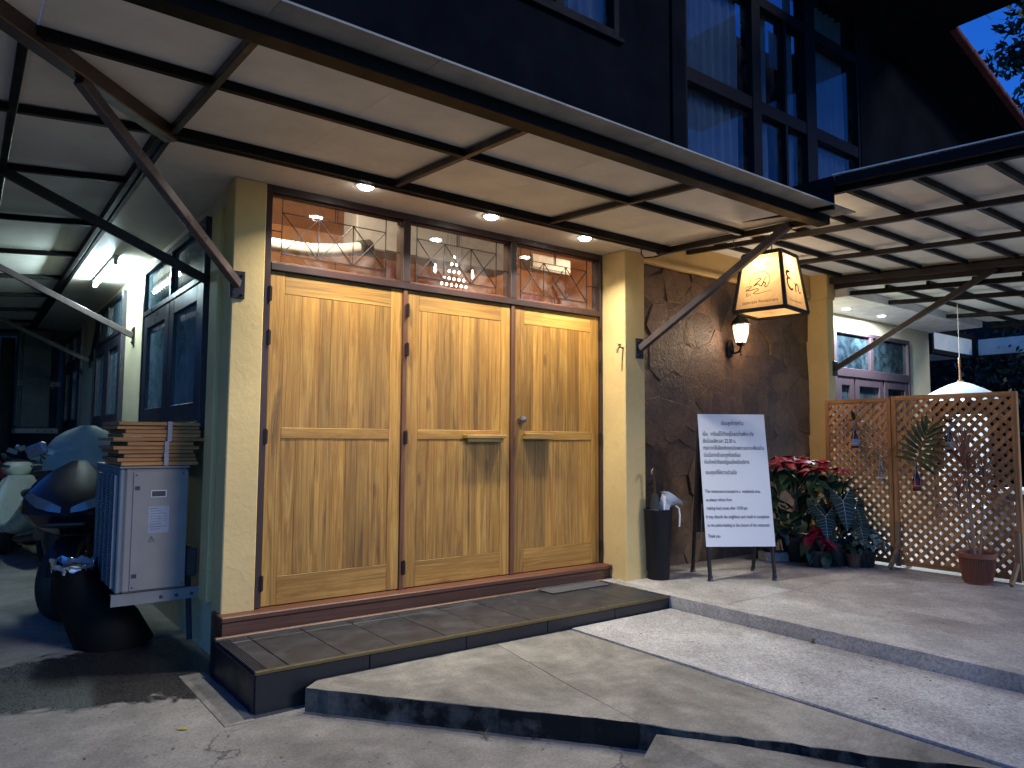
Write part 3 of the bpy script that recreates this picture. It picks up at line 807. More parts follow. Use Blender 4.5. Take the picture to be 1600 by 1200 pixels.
def brace(p, q, plate, name='brace', m=None):
    b = W(name, MB().bar(p, q, .045, .055, .004), m or brace_m, can)
    pm = MB()
    if plate == 'y': pm.box(p[0]-.045, p[0]+.045, p[1]+.005, p[1]+.016, p[2]-.085, p[2]+.085, .002); bolts = [(p[0]+dx, p[1], p[2]+dz) for dx in (-.028, .028) for dz in (-.06, .06)]
    else: pm.box(p[0]-.004, p[0]+.008, p[1]-.045, p[1]+.045, p[2]-.085, p[2]+.085, .002); bolts = [(p[0]-.006, p[1]+dx, p[2]+dz) for dx in (-.028, .028) for dz in (-.06, .06)]
    for c in bolts: pm.box(c[0]-.007, c[0]+.007, c[1]-.007, c[1]+.007, c[2]-.007, c[2]+.007, .002)
    W('wall_plate', pm, M['steel'], b)
brace((-.212, -.046, 1.975), (-1.19, -1.03, 2.575), 'y')
brace((-.21, .60, 2.10), (-1.40, .55, 2.59), 'x', m=st_b)
brace((-.21, 3.36, 2.03), (-1.36, 3.42, 2.59), 'x')
brace((-.21, 6.35, 2.02), (-1.36, 6.55, 2.59), 'x', m=st_b)
brace((-.21, 6.20, 2.02), (-.30, 4.95, 2.42), 'x', m=st_b)
brace((3.07, -.30, 1.818), (3.07, -1.72, 2.56), 'y')
W('cable', MB().tube([(2.95, -.43, 2.635), (2.98, -.40, 2.60), (3.05, -.37, 2.585), (3.14, -.40, 2.60), (3.22, -.45, 2.63)], .006, 6), M['steel_black'], can)
W('junction_box', MB().box(3.12, 3.19, -.49, -.44, 2.612, 2.66, .004), M['steel'], can)

def rcz(y): return 2.80 + .072*(y+.41)
tca = thing('terrace_canopy', 'raised canopy of pale boards on a brown steel grid over the paved terrace', 'canopy', (4.6, -1.8, 2.7))
yp = [.02, -.39, -.81, -1.23, -1.655, -2.08, -2.505, -2.93, -3.36, -3.7]
xb = [3.03, 4.0, 5.06, 6.22]
for a, b in zip(xb[:-1], xb[1:]):
    for c, d in zip(yp[:-1], yp[1:]):
        sheet('roof_panel', [(a, d), (b, d), (b, c), (a, c)], lambda x, y: rcz(y)+.092, .008, M['panel'], tca)
sheet('roof_panel', [(2.93, -3.7), (3.02, -3.7), (3.02, -2.12), (2.93, -2.12)], lambda x, y: rcz(y)+.092, .008, M['panel'], tca)
W('beam', MB().bar((3.03, .0, rcz(0)+.02), (3.03, -3.7, rcz(-3.7)+.02), .045, .05, .003), st_k, tca)
W('fascia_bar', MB().bar((2.955, -2.13, rcz(-2.13)+.055), (2.955, -3.7, rcz(-3.7)+.055), .04, .06, .003), st_k, tca)
for k in (3, 5, 7):
    W('spacer', MB().bar((2.977, yp[k+1], rcz(yp[k+1])+.05), (3.02, yp[k+1], rcz(yp[k+1])+.05), .05, .045, .002), st_k, tca)
W('fascia_board', MB().add([(x, y, z) for x in (2.93, 2.955) for y, z in ((-2.12, 2.545), (-.7, fcz(-.7)+.075), (-.7, 2.80), (-2.12, 2.765))], [(0, 3, 2, 1), (4, 5, 6, 7), (0, 1, 5, 4), (1, 2, 6, 5), (2, 3, 7, 6), (3, 0, 4, 7)]), plain('black_fascia_paint', (.005, .005, .006), .6, spec=.1), tca)
for x in xb[1:]:
    W('beam', MB().bar((x, .0, rcz(0)+.022), (x, -3.7, rcz(-3.7)+.022), .042 if x < 6 else .075, .044 if x < 6 else .06, .003), st_b, tca)
for y in yp[1:-1]:
    W('purlin', MB().bar((3.06, y, rcz(y)+.068), (6.2, y, rcz(y)+.068), .036, .044, .003), st_k, tca)
b_ = W('brace', MB().bar((6.265, -.262, 1.85), (6.235, -1.90, 2.69), .045, .055, .004), st_b, tca)
W('wall_plate', MB().box(6.22, 6.31, -.262, -.251, 1.765, 1.935, .002), st_b, b_)

def wcz(y): return 2.66 + .072*(y+.41)
wca = thing('wing_canopy', 'canopy of boards on dark bars beyond the lattice screens lit pale blue from below', 'canopy', (8.2, -1.6, 2.6))
xw = [6.32, 7.2, 8.75, 10.1]
for a, b in zip(xw[:-1], xw[1:]):
    for c, d in zip(yp[1:-1], yp[2:]):
        sheet('roof_panel', [(a, d), (b, d), (b, c), (a, c)], lambda x, y: wcz(y)+.092, .008, M['panel'], wca)
for x in xw: W('beam', MB().bar((x, -.43, wcz(-.43)+.022), (x, -3.3, wcz(-3.3)+.022), .05, .05, .003), st_k, wca)
for y in yp[1:-1]: W('purlin', MB().bar((6.35, y, wcz(y)+.068), (10.1, y, wcz(y)+.068), .036, .044, .003), st_k, wca)

W('step_board', MB().add([(6.30, .0, wcz(0)+.09), (6.30, -3.7, wcz(-3.7)+.09), (6.30, -3.7, rcz(-3.7)+.1), (6.30, 0, rcz(0)+.1), (6.312, .0, wcz(0)+.09), (6.312, -3.7, wcz(-3.7)+.09), (6.312, -3.7, rcz(-3.7)+.1), (6.312, 0, rcz(0)+.1)],
  [(0, 3, 2, 1), (4, 5, 6, 7), (0, 1, 5, 4), (1, 2, 6, 5), (2, 3, 7, 6), (3, 0, 4, 7)]), st_b, wca)
sheet('roof_panel', [(6.22, -3.7), (6.30, -3.7), (6.30, .02), (6.22, .02)], lambda x, y: rcz(y)+.092, .008, M['panel'], tca, .001)
# ================================================================== LAMPS
lens = emitter('lamp_lens', (1.0, .97, .92), 45.0)
lens_cool = emitter('cool_lamp_lens', (.85, .94, 1.0), 6.0)
ring_m = plain('white_lamp_ring', (.7, .7, .68), .35)
def downlight(x, y, z, label, group, m, power, col):
    d = thing('downlight', label, 'ceiling lamp', (x, y, z), 0, group)
    prof = [(.062, 0), (.064, -.005), (.050, -.007), (.048, -.002)]
    part('trim_ring', MB().lathe(prof, n=28), ring_m, d, smooth=True)
    part('lens', MB().lathe([(.048, -.003), (.047, -.014), (.036, -.022), (.0, -.024)], n=24), m, d, smooth=True)
    L = bpy.data.lights.new('downlight_lamp', 'AREA'); L.shape = 'DISK'; L.size = .085; L.spread = R(132) if power < 100 else R(180); L.energy = power; L.color = col
    lo = bpy.data.objects.new('downlight_lamp', L); COL.objects.link(lo); lo.parent = d; lo.location = (0, 0, -.028)
DW = (1.0, .955, .87)
for (x, y), pos, pw in (((.469, -.37), 'nearest the side alley, over the left door', 26), ((1.47, -.345), 'middle of the row, over the centre door', 26), ((2.383, -.35), 'beside the yellow pillar, over the door with the knob', 25)):
    downlight(x, y, 2.6515, 'lit round downlight in the soffit ' + pos, 'downlights over the doors', lens, pw, DW)
for (x, y), pos in (((7.02, -.0), 'nearer the right yellow pillar'), ((7.85, -.02), 'farther from the right yellow pillar')):
    downlight(x, y, 2.6545, 'small cool white downlight under the wing ceiling, ' + pos, 'downlights of the wing', lens_cool, 125, (.72, .86, 1.0))
# fluorescent batten in the alley
tubeT = thing('fluorescent_lamp', 'bright bare fluorescent tube under the alley soffit above the side windows', 'tube lamp', (-.49, 3.3, 2.652))
part('housing', MB().box(-.022, .022, -.66, .66, -.035, -.001, .005), ring_m, tubeT)
for y in (-.63, .63): part('end_cap', MB().box(-.018, .018, y-.022, y+.022, -.085, -.034, .004), ring_m, tubeT)
part('tube', MB().tube([(0, -.61, -.066), (0, .61, -.066)], .014, 12), emitter('cool_tube', (.70, .93, 1.0), 290.0), tubeT, smooth=True)

# wall lantern
wl_ = thing('wall_lantern', 'black carriage lantern with a lit frosted glass on the slate wall', 'wall lamp', (4.665, 0, 1.93))
bl = plain('black_cast_iron', (.014, .012, .011), .45, .3)
part('back_plate', MB().lathe([(.052, 0), (.056, .008), (.05, .02), (.03, .026)], n=20).tf(Matrix.Translation((0, -.028, .035)) @ Matrix.Rotation(R(90), 4, 'X') @ Matrix.Diagonal((1, 1.7, 1, 1))), bl, wl_, smooth=True)
part('arm', MB().tube([(0, -.04, .02), (0, -.09, -.015), (0, -.14, -.005), (0, -.165, .03), (0, -.165, .065)], [.012, .011, .011, .012, .013], 10), bl, wl_, smooth=True)
part('finial', MB().lathe([(.004, -.05), (.009, -.035), (.005, -.02), (.012, 0)], (0, -.165, .0), 12), bl, wl_, smooth=True)
part('base_cup', MB().lathe([(.018, .05), (.034, .06), (.046, .075), (.05, .085)], (0, -.165, .0), 6), bl, wl_)
gm = NT('lantern_frosted_glass'); gm.set(Base_Color=(.9, .82, .72), Roughness=.4, Emission_Color=(1.0, .74, .50), Emission_Strength=3.4)
part('glass', MB().lathe([(.047, .086), (.064, .16), (.074, .23), (.072, .262)], (0, -.165, 0), 6), gm.m, wl_)
for k in range(6):
    a = math.pi/3*k; c, s_ = math.cos(a), math.sin(a)
    part('cage_bar', MB().tube([(c*.050, -.165+s_*.050, .084), (c*.067, -.165+s_*.067, .16), (c*.078, -.165+s_*.078, .23), (c*.076, -.165+s_*.076, .264)], .0045, 6), bl, wl_)
part('roof', MB().lathe([(.084, .262), (.10, .268), (.092, .285), (.045, .345), (.016, .372), (.012, .39), (.016, .40), (.004, .43)], (0, -.165, 0), 12), bl, wl_, smooth=True)
pl_ = bpy.data.lights.new('lantern_lamp', 'POINT'); pl_.energy = 24; pl_.color = (1.0, .72, .48); pl_.shadow_soft_size = .075
po = bpy.data.objects.new('lantern_lamp', pl_); COL.objects.link(po); po.parent = wl_; po.location = (0, -.27, .18)

# hanging paper sign lantern
SL = thing('sign_lantern', 'tapered paper box lantern with the restaurant lettering glowing at the canopy corner', 'lantern sign', (3.470, -1.296, 2.035), R(9))
sb, stp, H = .205, .148, .443
pap = NT('glowing_paper'); v = pap.coord()
n1 = pap.noise(v, 9, 6, .65, .4); n2 = pap.noise(v, 55, 5, .7, 1.5)
col = pap.mix(1.0, (.88, .66, .40), pap.ramp(n1, [(.3, .78), (.65, 1.05)]), 'MULTIPLY')
col = pap.mix(pap.ramp(n2, [(.56, 0.0), (.68, .5)]), col, (.50, .28, .09))
trl = pap.node('ShaderNodeBsdfTranslucent'); dif = pap.node('ShaderNodeBsdfDiffuse'); mx = pap.node('ShaderNodeMixShader')
pap.l.new(col, trl.inputs[0]); pap.l.new(col, dif.inputs[0]); mx.inputs[0].default_value = .35
pap.l.new(trl.outputs[0], mx.inputs[1]); pap.l.new(dif.outputs[0], mx.inputs[2]); pap.l.new(mx.outputs[0], pap.out.inputs[0]); pap.n.remove(pap.b)
def fp(u, v_, side, off=0.0):          # point on a face: u -1..1 across, v 0..1 up
    h = sb+(stp-sb)*v_+off
    q = {'-y': (u*h, -h), 'x': (h, u*h), 'y': (-u*h, h), '-x': (-h, -u*h)}[side]
    return Vector((q[0], q[1], v_*H))
fm = MB(); bw_ = .026
for sx in (-1, 1):
    for sy in (-1, 1):
        fm.bar((sx*sb, sy*sb, 0), (sx*stp, sy*stp, H), bw_, bw_, .003)
for z, h in ((0, sb), (H, stp)):
    for a in (-1, 1):
        fm.bar((-h, a*h, z), (h, a*h, z), bw_*.95, bw_*1.1, .003); fm.bar((a*h, -h, z), (a*h, h, z), bw_*.95, bw_*1.1, .003)
frame = part('frame', fm, plain('black_lantern_frame', (.020, .016, .013), .45), SL)
ink = plain('sign_ink', (.020, .014, .010), .7, bump=0)
ink2 = plain('faded_sign_ink', (.13, .07, .03), .7, bump=0)
faces = {}
for side in ('-y', 'x', 'y', '-x'):
    mb = MB(); mb.add([fp(-.97, .02, side), fp(.97, .02, side), fp(.97, .98, side), fp(-.97, .98, side)], [(0, 1, 2, 3)])
    faces[side] = part('paper_panel', mb, pap.m, SL)
mb = MB().add([(-sb*.97, -sb*.97, .004), (sb*.97, -sb*.97, .004), (sb*.97, sb*.97, .004), (-sb*.97, sb*.97, .004)], [(3, 2, 1, 0)])
part('bottom_panel', mb, pap.m, SL)
ib = MB().box(-stp*.8, -stp*.8+.01, -stp, stp, H*.9, H*.9+.01)
part('inner_bar', ib, bl, SL)
bulb = part('bulb', MB().lathe([(.004, .0), (.026, .012), (.034, .036), (.028, .058), (.014, .075), (.013, .10)], (0, 0, H*.50), 16), emitter('warm_bulb', (1.0, .75, .42), 14.0), SL, smooth=True)
pl2 = bpy.data.lights.new('lantern_bulb_lamp', 'POINT'); pl2.energy = 10.5; pl2.color = (1.0, .76, .46); pl2.shadow_soft_size = .05
po2 = bpy.data.objects.new('lantern_bulb_lamp', pl2); COL.objects.link(po2); po2.parent = SL; po2.location = (0, 0, H*.86)
def face_axes(side):
    o0 = fp(0, 0, side); xd = (fp(1, 0, side)-fp(-1, 0, side)).normalized(); yd = (fp(0, 1, side)-o0).normalized()
    return xd, yd
def stroke(mb, side, pts, w0, off=.003):   # brush stroke through (x, y) metres from face centre line / bottom
    xd, yd = face_axes(side); nd = xd.cross(yd); o0 = fp(0, 0, side)
    P = []
    for i in range(len(pts)-1):
        p0 = pts[max(i-1, 0)]; p1 = pts[i]; p2 = pts[i+1]; p3 = pts[min(i+2, len(pts)-1)]
        for k in range(7):
            t_ = k/7
            f = lambda a, b, c, d: .5*((2*b)+(-a+c)*t_+(2*a-5*b+4*c-d)*t_*t_+(-a+3*b-3*c+d)*t_**3)
            P.append((f(p0[0], p1[0], p2[0], p3[0]), f(p0[1], p1[1], p2[1], p3[1])))
    P.append(pts[-1]); n = len(P); vs = []
    for i, (x, y) in enumerate(P):
        a = P[max(i-1, 0)]; b = P[min(i+1, n-1)]; dx, dy = b[0]-a[0], b[1]-a[1]; L = math.hypot(dx, dy) or 1
        w = w0*(.45+.55*math.sin(math.pi*min(1, (i+.6)/n))) if isinstance(w0, float) else w0[min(len(w0)-1, int(i/n*len(w0)))]
        for s_ in (-1, 1):
            px, py = x-dy/L*w/2*s_, y+dx/L*w/2*s_
            vs.append(o0+xd*px+yd*py+nd*off)
    mb.add(vs, [(2*i, 2*i+1, 2*i+3, 2*i+2) for i in range(n-1)])
def place_text(mb, side, s, cx, y, h, w, off=.003):
    xd, yd = face_axes(side); vs, fs, wd = text_shape(s, w, h)
    nd = xd.cross(yd); o0 = fp(0, 0, side)
    mb.add([o0+xd*(a-wd/2+cx)+yd*(b+y)+nd*off for a, b, c in vs], fs)
mb = MB(); sd = '-x'
arc = [(-.085+.0, .205), (-.072, .255), (-.03, .292), (.02, .298), (.062, .268), (.078, .225), (.07, .19)]
stroke(mb, sd, arc, .0055)
stroke(mb, sd, [(-.035, .263), (-.015, .256), (.0, .262)], .006)
stroke(mb, sd, [(-.045, .236), (-.012, .244), (.006, .236), (-.022, .212), (-.046, .190), (-.03, .197), (-.012, .200), (.004, .182), (.022, .192)], .0085)
stroke(mb, sd, [(.048, .252), (.032, .222), (.012, .178), (.030, .208), (.044, .198), (.040, .176), (.056, .172), (.074, .205)], .0085)
stroke(mb, sd, [(-.118, .178), (-.095, .188), (-.066, .186), (-.088, .170), (-.112, .158), (-.07, .158), (-.02, .164), (-.012, .152), (-.038, .140), (-.048, .128), (-.01, .124), (.04, .132), (.082, .138)], .0065)
place_text(mb, sd, 'En', -.09, .112, .034, .034)
part('lettering', mb, ink, faces[sd])
mb = MB(); place_text(mb, sd, '\u0e40\u0e2d\u0e47\u0e19', .060, .340, .038, .048); part('lettering', mb, ink, faces[sd])
mb = MB(); place_text(mb, sd, 'Japanese Restaurant', .005, .050, .034, .285); part('lettering', mb, ink2, faces[sd])
mb = MB(); sd = '-y'
stroke(mb, sd, [(-.035, .292), (-.085, .288), (-.105, .262), (-.078, .246)], .026)
stroke(mb, sd, [(-.040, .236), (-.078, .240), (-.108, .215), (-.098, .172), (-.055, .150), (-.018, .160)], .024)
stroke(mb, sd, [(.022, .215), (.034, .200), (.028, .150), (.026, .146)], .018)
stroke(mb, sd, [(.030, .180), (.058, .208), (.082, .196), (.080, .158), (.096, .142), (.118, .150)], .017)
part('lettering', mb, ink, faces[sd])
mb = MB(); place_text(mb, sd, '\u0e40\u0e2d\u0e47\u0e19', .0, .340, .036, .046); part('lettering', mb, ink2, faces[sd])
mb = MB(); place_text(mb, sd, 'Restaurant', .0, .055, .030, .20); part('lettering', mb, ink2, faces[sd])
for sx in (-1, 1):
    part('chain', MB().tube([(sx*.05, 0, H), (sx*.05-.012, 0, H+.05), (sx*.03+.01, 0, H+.11), (sx*.02, 0, 2.72-2.035)], .005, 6), bl, SL)
part('cord', MB().tube([(-.10, .09, H+.02), (-.17, .16, H+.04), (-.2, .2, H+.09), (-.16, .22, H+.16), (-.05, .24, H+.20)], .005, 6), bl, SL)

# unseen lamps added on the ceiling to light the dining room
for (x, y, lab) in ((.55, .72, 'left of the grey bulkhead'), (4.6, .95, 'right of the grey bulkhead')):
    d = thing('added_ceiling_lamp', 'unseen lamp added on the dining room ceiling, ' + lab, 'ceiling lamp', (x, y, 3.418), 0, 'lamps added inside the dining room')
    part('lens', MB().lathe([(.10, 0), (.11, -.02), (.08, -.04), (.0, -.045)], n=20), emitter('warm_room_lamp', (1, .8, .55), 6), d, smooth=True)
    L = bpy.data.lights.new('added_room_lamp', 'POINT'); L.energy = 125 if x < 2 else 85; L.color = (1.0, .78, .52); L.shadow_soft_size = .12
    lo = bpy.data.objects.new('added_room_lamp', L); COL.objects.link(lo); lo.parent = d; lo.location = (0, 0, -.35)
# pendant cluster seen through the middle transom
pc = thing('pendant_light', 'pyramid cluster of small glowing bulbs hanging inside behind the middle transom', 'pendant lamp', (2.17, 1.25, 2.50))
wb = emitter('pendant_bulb_glow', (1.0, .95, .82), 10)
part('canopy_plate', MB().lathe([(.1, .88), (.1, .9), (.0, .9)], n=16), bl, pc)
for r_, (z, n_) in enumerate(((.27, 1), (.20, 2), (.13, 3), (.06, 5), (.0, 6))):
    for k in range(n_):
        x = (k-(n_-1)/2)*.055
        b_ = part('bulb', MB().lathe([(.002, -.014), (.012, -.006), (.012, .006), (.004, .016)], (x, 0, z), 8), wb, pc, smooth=True)
        if k in (0, n_-1): part('wire', MB().tube([(x, 0, z+.015), (x*.2, 0, .88)], .0015, 4), bl, b_)
for x in (-.21, .21): part('bulb', MB().lathe([(.002, -.03), (.016, -.01), (.012, .03), (.004, .06)], (x, 0, .12), 8), wb, pc, smooth=True)
dct = thing('duct', 'white ribbed flexible duct curving along behind the left transom', 'duct', (.8, 1.2, 2.6))
pts = []
for k in range(61):
    s_ = k/60; x = -.05+1.22*s_; z = 2.575+.018*math.sin(s_*3.2)+(.0 if s_ < .5 else .42*(s_-.5)**1.9); pts.append((x-.8, .0, z-2.6))
part('hose', MB().tube(pts, [.052+.0035*(k % 2) for k in range(61)], 14), plain('white_duct_skin', (.62, .62, .60), .6), dct, smooth=True, ang=1.5)
part('collar', MB().tube([(pts[-1][0]-.01, 0, pts[-1][2]-.005), (pts[-1][0]+.1, 0.02, pts[-1][2]+.03)], .068, 16), plain('black_collar', (.02, .02, .02), .5), dct)
acu = thing('indoor_air_conditioner', 'white wall air conditioner high in the dining room behind the right transom', 'air conditioner', (3.82, 1.78, 3.02))
part('case', MB().box(-.30, .30, -.02, .18, -.05, .12, .02), plain('white_plastic', (.7, .7, .68), .35), acu)
part('outlet_flap', MB().box(-.27, .27, -.028, .05, -.066, -.052, .004), plain('grey_plastic', (.25, .25, .25), .4), acu)
rsd = thing('red_lampshade', 'red domed shade low behind the right transom', 'lampshade', (2.9, 1.0, 2.22))
part('shade', MB().lathe([(.20, .0), (.19, .08), (.15, .16), (.08, .215), (.02, .235)], n=28), plain('red_cloth', (.45, .04, .04), .7), rsd, smooth=True)
part('cord', MB().tube([(0, 0, .23), (0, 0, 1.19)], .004, 6), bl, rsd)
# ================================================================== OBJECTS ON THE TERRACE
# A-frame notice board
An = Vector((-.535, -.845, 0)); Ax = Vector((.845, -.535, 0))
SB = thing('notice_board', 'white Thai and English notice banner on a black folding stand before the slate wall', 'sign', (3.83, -.62, -.115))
def lw_(x, d, z): return Vector((3.4700-3.83, -.683+.62, 0)) + Ax*x - An*d + Vector((0, 0, z))
bk = plain('black_stand_paint', (.014, .014, .015), .4)
WB, TZ, DP = .55, 1.37, .22          # width between legs, top height above terrace, half spread
def fpnt(x, z): return lw_(x, DP*z/TZ, z)
def bpnt(x, z): return lw_(x, 2*DP-DP*z/TZ, z)
for f, dx in ((fpnt, 0), (bpnt, .0)):
    for x in (.0, WB):
        lg = part('leg', MB().bar(f(x, .02), f(x, TZ-.005), .026, .026, .003), bk, SB)
        c = f(x, 0); part('foot', MB().lathe([(.024, 0), (.026, .004), (.020, .02), (.017, .045)], c, 12), bk, lg)
part('crossbar', MB().bar(fpnt(0, TZ-.015), fpnt(WB, TZ-.015), .026, .026, .003), bk, SB)
part('crossbar', MB().bar(bpnt(0, .36), bpnt(WB, .36), .016, .016, .002), bk, SB)
part('crossbar', MB().bar(fpnt(0, .30), fpnt(WB, .30), .02, .02, .002), bk, SB)
part('board', MB().add([fpnt(-.005, .305)+An*.004, fpnt(WB+.005, .305)+An*.004, fpnt(WB+.005, TZ)+An*.004, fpnt(-.005, TZ)+An*.004, fpnt(-.005, .305)-An*.008, fpnt(WB+.005, .305)-An*.008, fpnt(WB+.005, TZ)-An*.008, fpnt(-.005, TZ)-An*.008],
     [(0, 1, 2, 3), (7, 6, 5, 4), (0, 4, 5, 1), (1, 5, 6, 2), (2, 6, 7, 3), (3, 7, 4, 0)]), bk, SB)
part('board', MB().add([bpnt(.02, .36)+An*.002, bpnt(WB-.02, .36)+An*.002, bpnt(WB-.02, TZ-.03)+An*.002, bpnt(.02, TZ-.03)+An*.002, bpnt(.02, .36)-An*.004, bpnt(WB-.02, .36)-An*.004, bpnt(WB-.02, TZ-.03)-An*.004, bpnt(.02, TZ-.03)-An*.004],
     [(0, 1, 2, 3), (7, 6, 5, 4), (0, 4, 5, 1), (1, 5, 6, 2), (2, 6, 7, 3), (3, 7, 4, 0)]), bk, SB)
part('stay', MB().tube([lw_(-.02, .12, .62), lw_(-.02, .14, .40), lw_(-.02, .17, .30)], .005, 6), plain('zinc_stay', (.3, .3, .3), .4, .8), SB)
nx, nz = 10, 22; mb = MB(); BX0, BX1, BZ0, BZ1 = -.022, WB+.022, .275, TZ+.012
def bann(u, k, off=0):
    x = BX0+(BX1-BX0)*u; z = BZ0+(BZ1-BZ0)*k
    w_ = .006*math.sin(u*math.pi)*math.sin(k*math.pi) + .004*math.exp(-((u-.15)**2+(k-1)**2)*22)*math.sin(u*30) + .003*math.exp(-((u-.9)**2+(k-.95)**2)*14)*math.sin(u*22+k*9)
    return fpnt(x, z)+An*(.019+w_+off)
for j in range(nz+1):
    for i in range(nx+1): mb.v.append(tuple(bann(i/nx, j/nz)))
for j in range(nz):
    for i in range(nx):
        a = j*(nx+1)+i; mb.f.append((a, a+1, a+nx+2, a+nx+1))
t = NT('white_vinyl'); t.set(Base_Color=(.66, .66, .66), Roughness=.42); v = t.coord(); t.bump(t.noise(v, 7, 3), .15, .006)
ban = part('banner', mb, t.m, SB, smooth=True)
mb = MB()
px0, px1, pz0, pz1 = 0., 1., 0., 1.
lines = [  # text, u0, v(baseline), u1, height
 ('\u0e40\u0e23\u0e35\u0e22\u0e19\u0e25\u0e39\u0e01\u0e04\u0e49\u0e32\u0e17\u0e38\u0e01\u0e17\u0e48\u0e32\u0e19', .345, .917, .675, .040),
 ('\u0e40\u0e19\u0e37\u0e48\u0e2d\u0e07\u0e08\u0e32\u0e01\u0e23\u0e49\u0e32\u0e19\u0e19\u0e35\u0e49\u0e44\u0e14\u0e49\u0e15\u0e31\u0e49\u0e07\u0e2d\u0e22\u0e39\u0e48\u0e43\u0e19\u0e40\u0e02\u0e15\u0e1a\u0e49\u0e32\u0e19\u0e1e\u0e31\u0e01\u0e2d\u0e32\u0e28\u0e31\u0e22', .055, .832, .815, .040),
 ('\u0e14\u0e31\u0e07\u0e19\u0e31\u0e49\u0e19\u0e2b\u0e25\u0e31\u0e07\u0e40\u0e27\u0e25\u0e32 22.30 \u0e19.', .055, .777, .545, .042),
 ('\u0e01\u0e23\u0e38\u0e13\u0e32\u0e07\u0e14\u0e43\u0e0a\u0e49\u0e40\u0e2a\u0e35\u0e22\u0e07\u0e14\u0e31\u0e07\u0e17\u0e38\u0e01\u0e0a\u0e19\u0e34\u0e14\u0e40\u0e1e\u0e23\u0e32\u0e30\u0e23\u0e1a\u0e01\u0e27\u0e19\u0e40\u0e1e\u0e37\u0e48\u0e2d\u0e19\u0e1a\u0e49\u0e32\u0e19', .055, .724, .955, .040),
 ('\u0e21\u0e34\u0e09\u0e30\u0e19\u0e31\u0e49\u0e19\u0e17\u0e32\u0e07\u0e23\u0e49\u0e32\u0e19\u0e08\u0e30\u0e16\u0e39\u0e01\u0e23\u0e49\u0e2d\u0e07\u0e40\u0e23\u0e35\u0e22\u0e19', .055, .670, .590, .040),
 ('\u0e01\u0e31\u0e1a\u0e40\u0e08\u0e49\u0e32\u0e2b\u0e19\u0e49\u0e32\u0e17\u0e35\u0e48\u0e02\u0e2d\u0e07\u0e23\u0e31\u0e10\u0e08\u0e19\u0e15\u0e49\u0e2d\u0e07\u0e1b\u0e34\u0e14\u0e1a\u0e23\u0e34\u0e01\u0e32\u0e23', .055, .616, .715, .040),
 ('\u0e02\u0e2d\u0e1a\u0e04\u0e38\u0e13\u0e17\u0e35\u0e48\u0e43\u0e2b\u0e49\u0e04\u0e27\u0e32\u0e21\u0e23\u0e48\u0e27\u0e21\u0e21\u0e37\u0e2d', .062, .537, .515, .040),
 ('This restaurant is located in a  residential area,', .035, .397, .845, .034),
 ('so please refrain from', .042, .334, .415, .034),
 ('making loud noises after 10:30 pm.', .045, .272, .640, .034),
 ('It may disturb the neighbors and result in complaints', .028, .208, .945, .034),
 ('to the police leading to the closure of the restaurant.', .038, .146, .945, .034),
 ('Thank you', .036, .066, .210, .036)]
black_ink = plain('black_print_ink', (.02, .02, .02), .6, bump=0)
for s, u0, vb, u1, h in lines:
    mb = MB(); vs, fs, wd = text_shape(s, (u1-u0)*(BX1-BX0), h*1.15)
    zz = (BZ1-BZ0)
    mb.add([bann(u0+a/(BX1-BX0), vb+b/zz, .0018) for a, b, c in vs], fs)
    part('lettering', mb, black_ink, ban)

# umbrella stand
US = thing('umbrella_stand', 'tall black tapered umbrella bin at the foot of the middle yellow pillar', 'umbrella stand', (3.205, -.36, -.115))
part('bin', MB().lathe([(.088, 0), (.090, .01), (.118, .56), (.122, .575), (.116, .58), (.110, .565), (.085, .03), (.0, .03)], n=32), plain('satin_black_plastic', (.007, .007, .009), .5, spec=.3), US, smooth=True)
def folded_umbrella(loc, tilt, az, m, label, n=10, Lc=.16, seed=1, flop=None, hook=True):
    u = thing('umbrella', label, 'umbrella', loc, az, 'umbrellas in the stand')
    mt = Matrix.Rotation(tilt, 4, 'Y')
    r_ = random.Random(seed); secs = []
    for j in range(7):
        k = j/6; z = .25+k*(.335+Lc); rad = .016+.026*math.sin(math.pi*min(1, k*.75+.2))
        secs.append([mt @ Vector(((rad*(1+.35*(i % 2)))*math.cos(2*math.pi*i/n+k), (rad*(1+.35*(i % 2)))*math.sin(2*math.pi*i/n+k), z)) for i in range(n)])
    part('cover', MB().loft(secs), m, u, smooth=True)
    zt = .03+.555+Lc
    pts = [(0, 0, zt), (0, 0, zt+.10)]
    if hook: pts += [(0, 0, zt+.16), (.008, 0, zt+.195), (.03, 0, zt+.21), (.052, 0, zt+.195), (.058, 0, zt+.165)]
    part('handle', MB().tube([mt @ Vector(p) for p in pts], [.010]*2+[.012]*(len(pts)-2), 10), plain('dark_umbrella_handle', (.05, .025, .015), .35), u, smooth=True)
    return u
folded_umbrella((3.175, -.375, -.115), R(3), R(200), plain('black_umbrella_cloth', (.02, .02, .022), .6), 'folded black umbrella with a brown crook handle in the stand', Lc=.12, seed=3)
folded_umbrella((3.215, -.385, -.06), R(2.5), R(-60), plain('white_umbrella_cloth', (.55, .55, .56), .5), 'folded white umbrella leaning in the stand', Lc=.06, seed=4, hook=False)
pb = thing('plastic_bag', 'crumpled clear white plastic sleeve spilling over the rim of the umbrella stand', 'plastic bag', (3.25, -.40, .44))
mb = MB(); rr_ = random.Random(9)
for j in range(6):
    for i in range(14):
        a = 2*math.pi*i/14; k = j/5; rad = .02+.065*k*(1+.35*math.sin(3*a+j))
        mb.v.append((rad*math.cos(a)+.05*k+rr_.uniform(-.008, .008), rad*math.sin(a)-.02*k+rr_.uniform(-.008, .008), .02+.16*k-.07*k*k*(1+math.cos(a))+rr_.uniform(-.01, .01)))
for j in range(5):
    for i in range(14): mb.f.append((j*14+i, j*14+(i+1) % 14, (j+1)*14+(i+1) % 14, (j+1)*14+i))
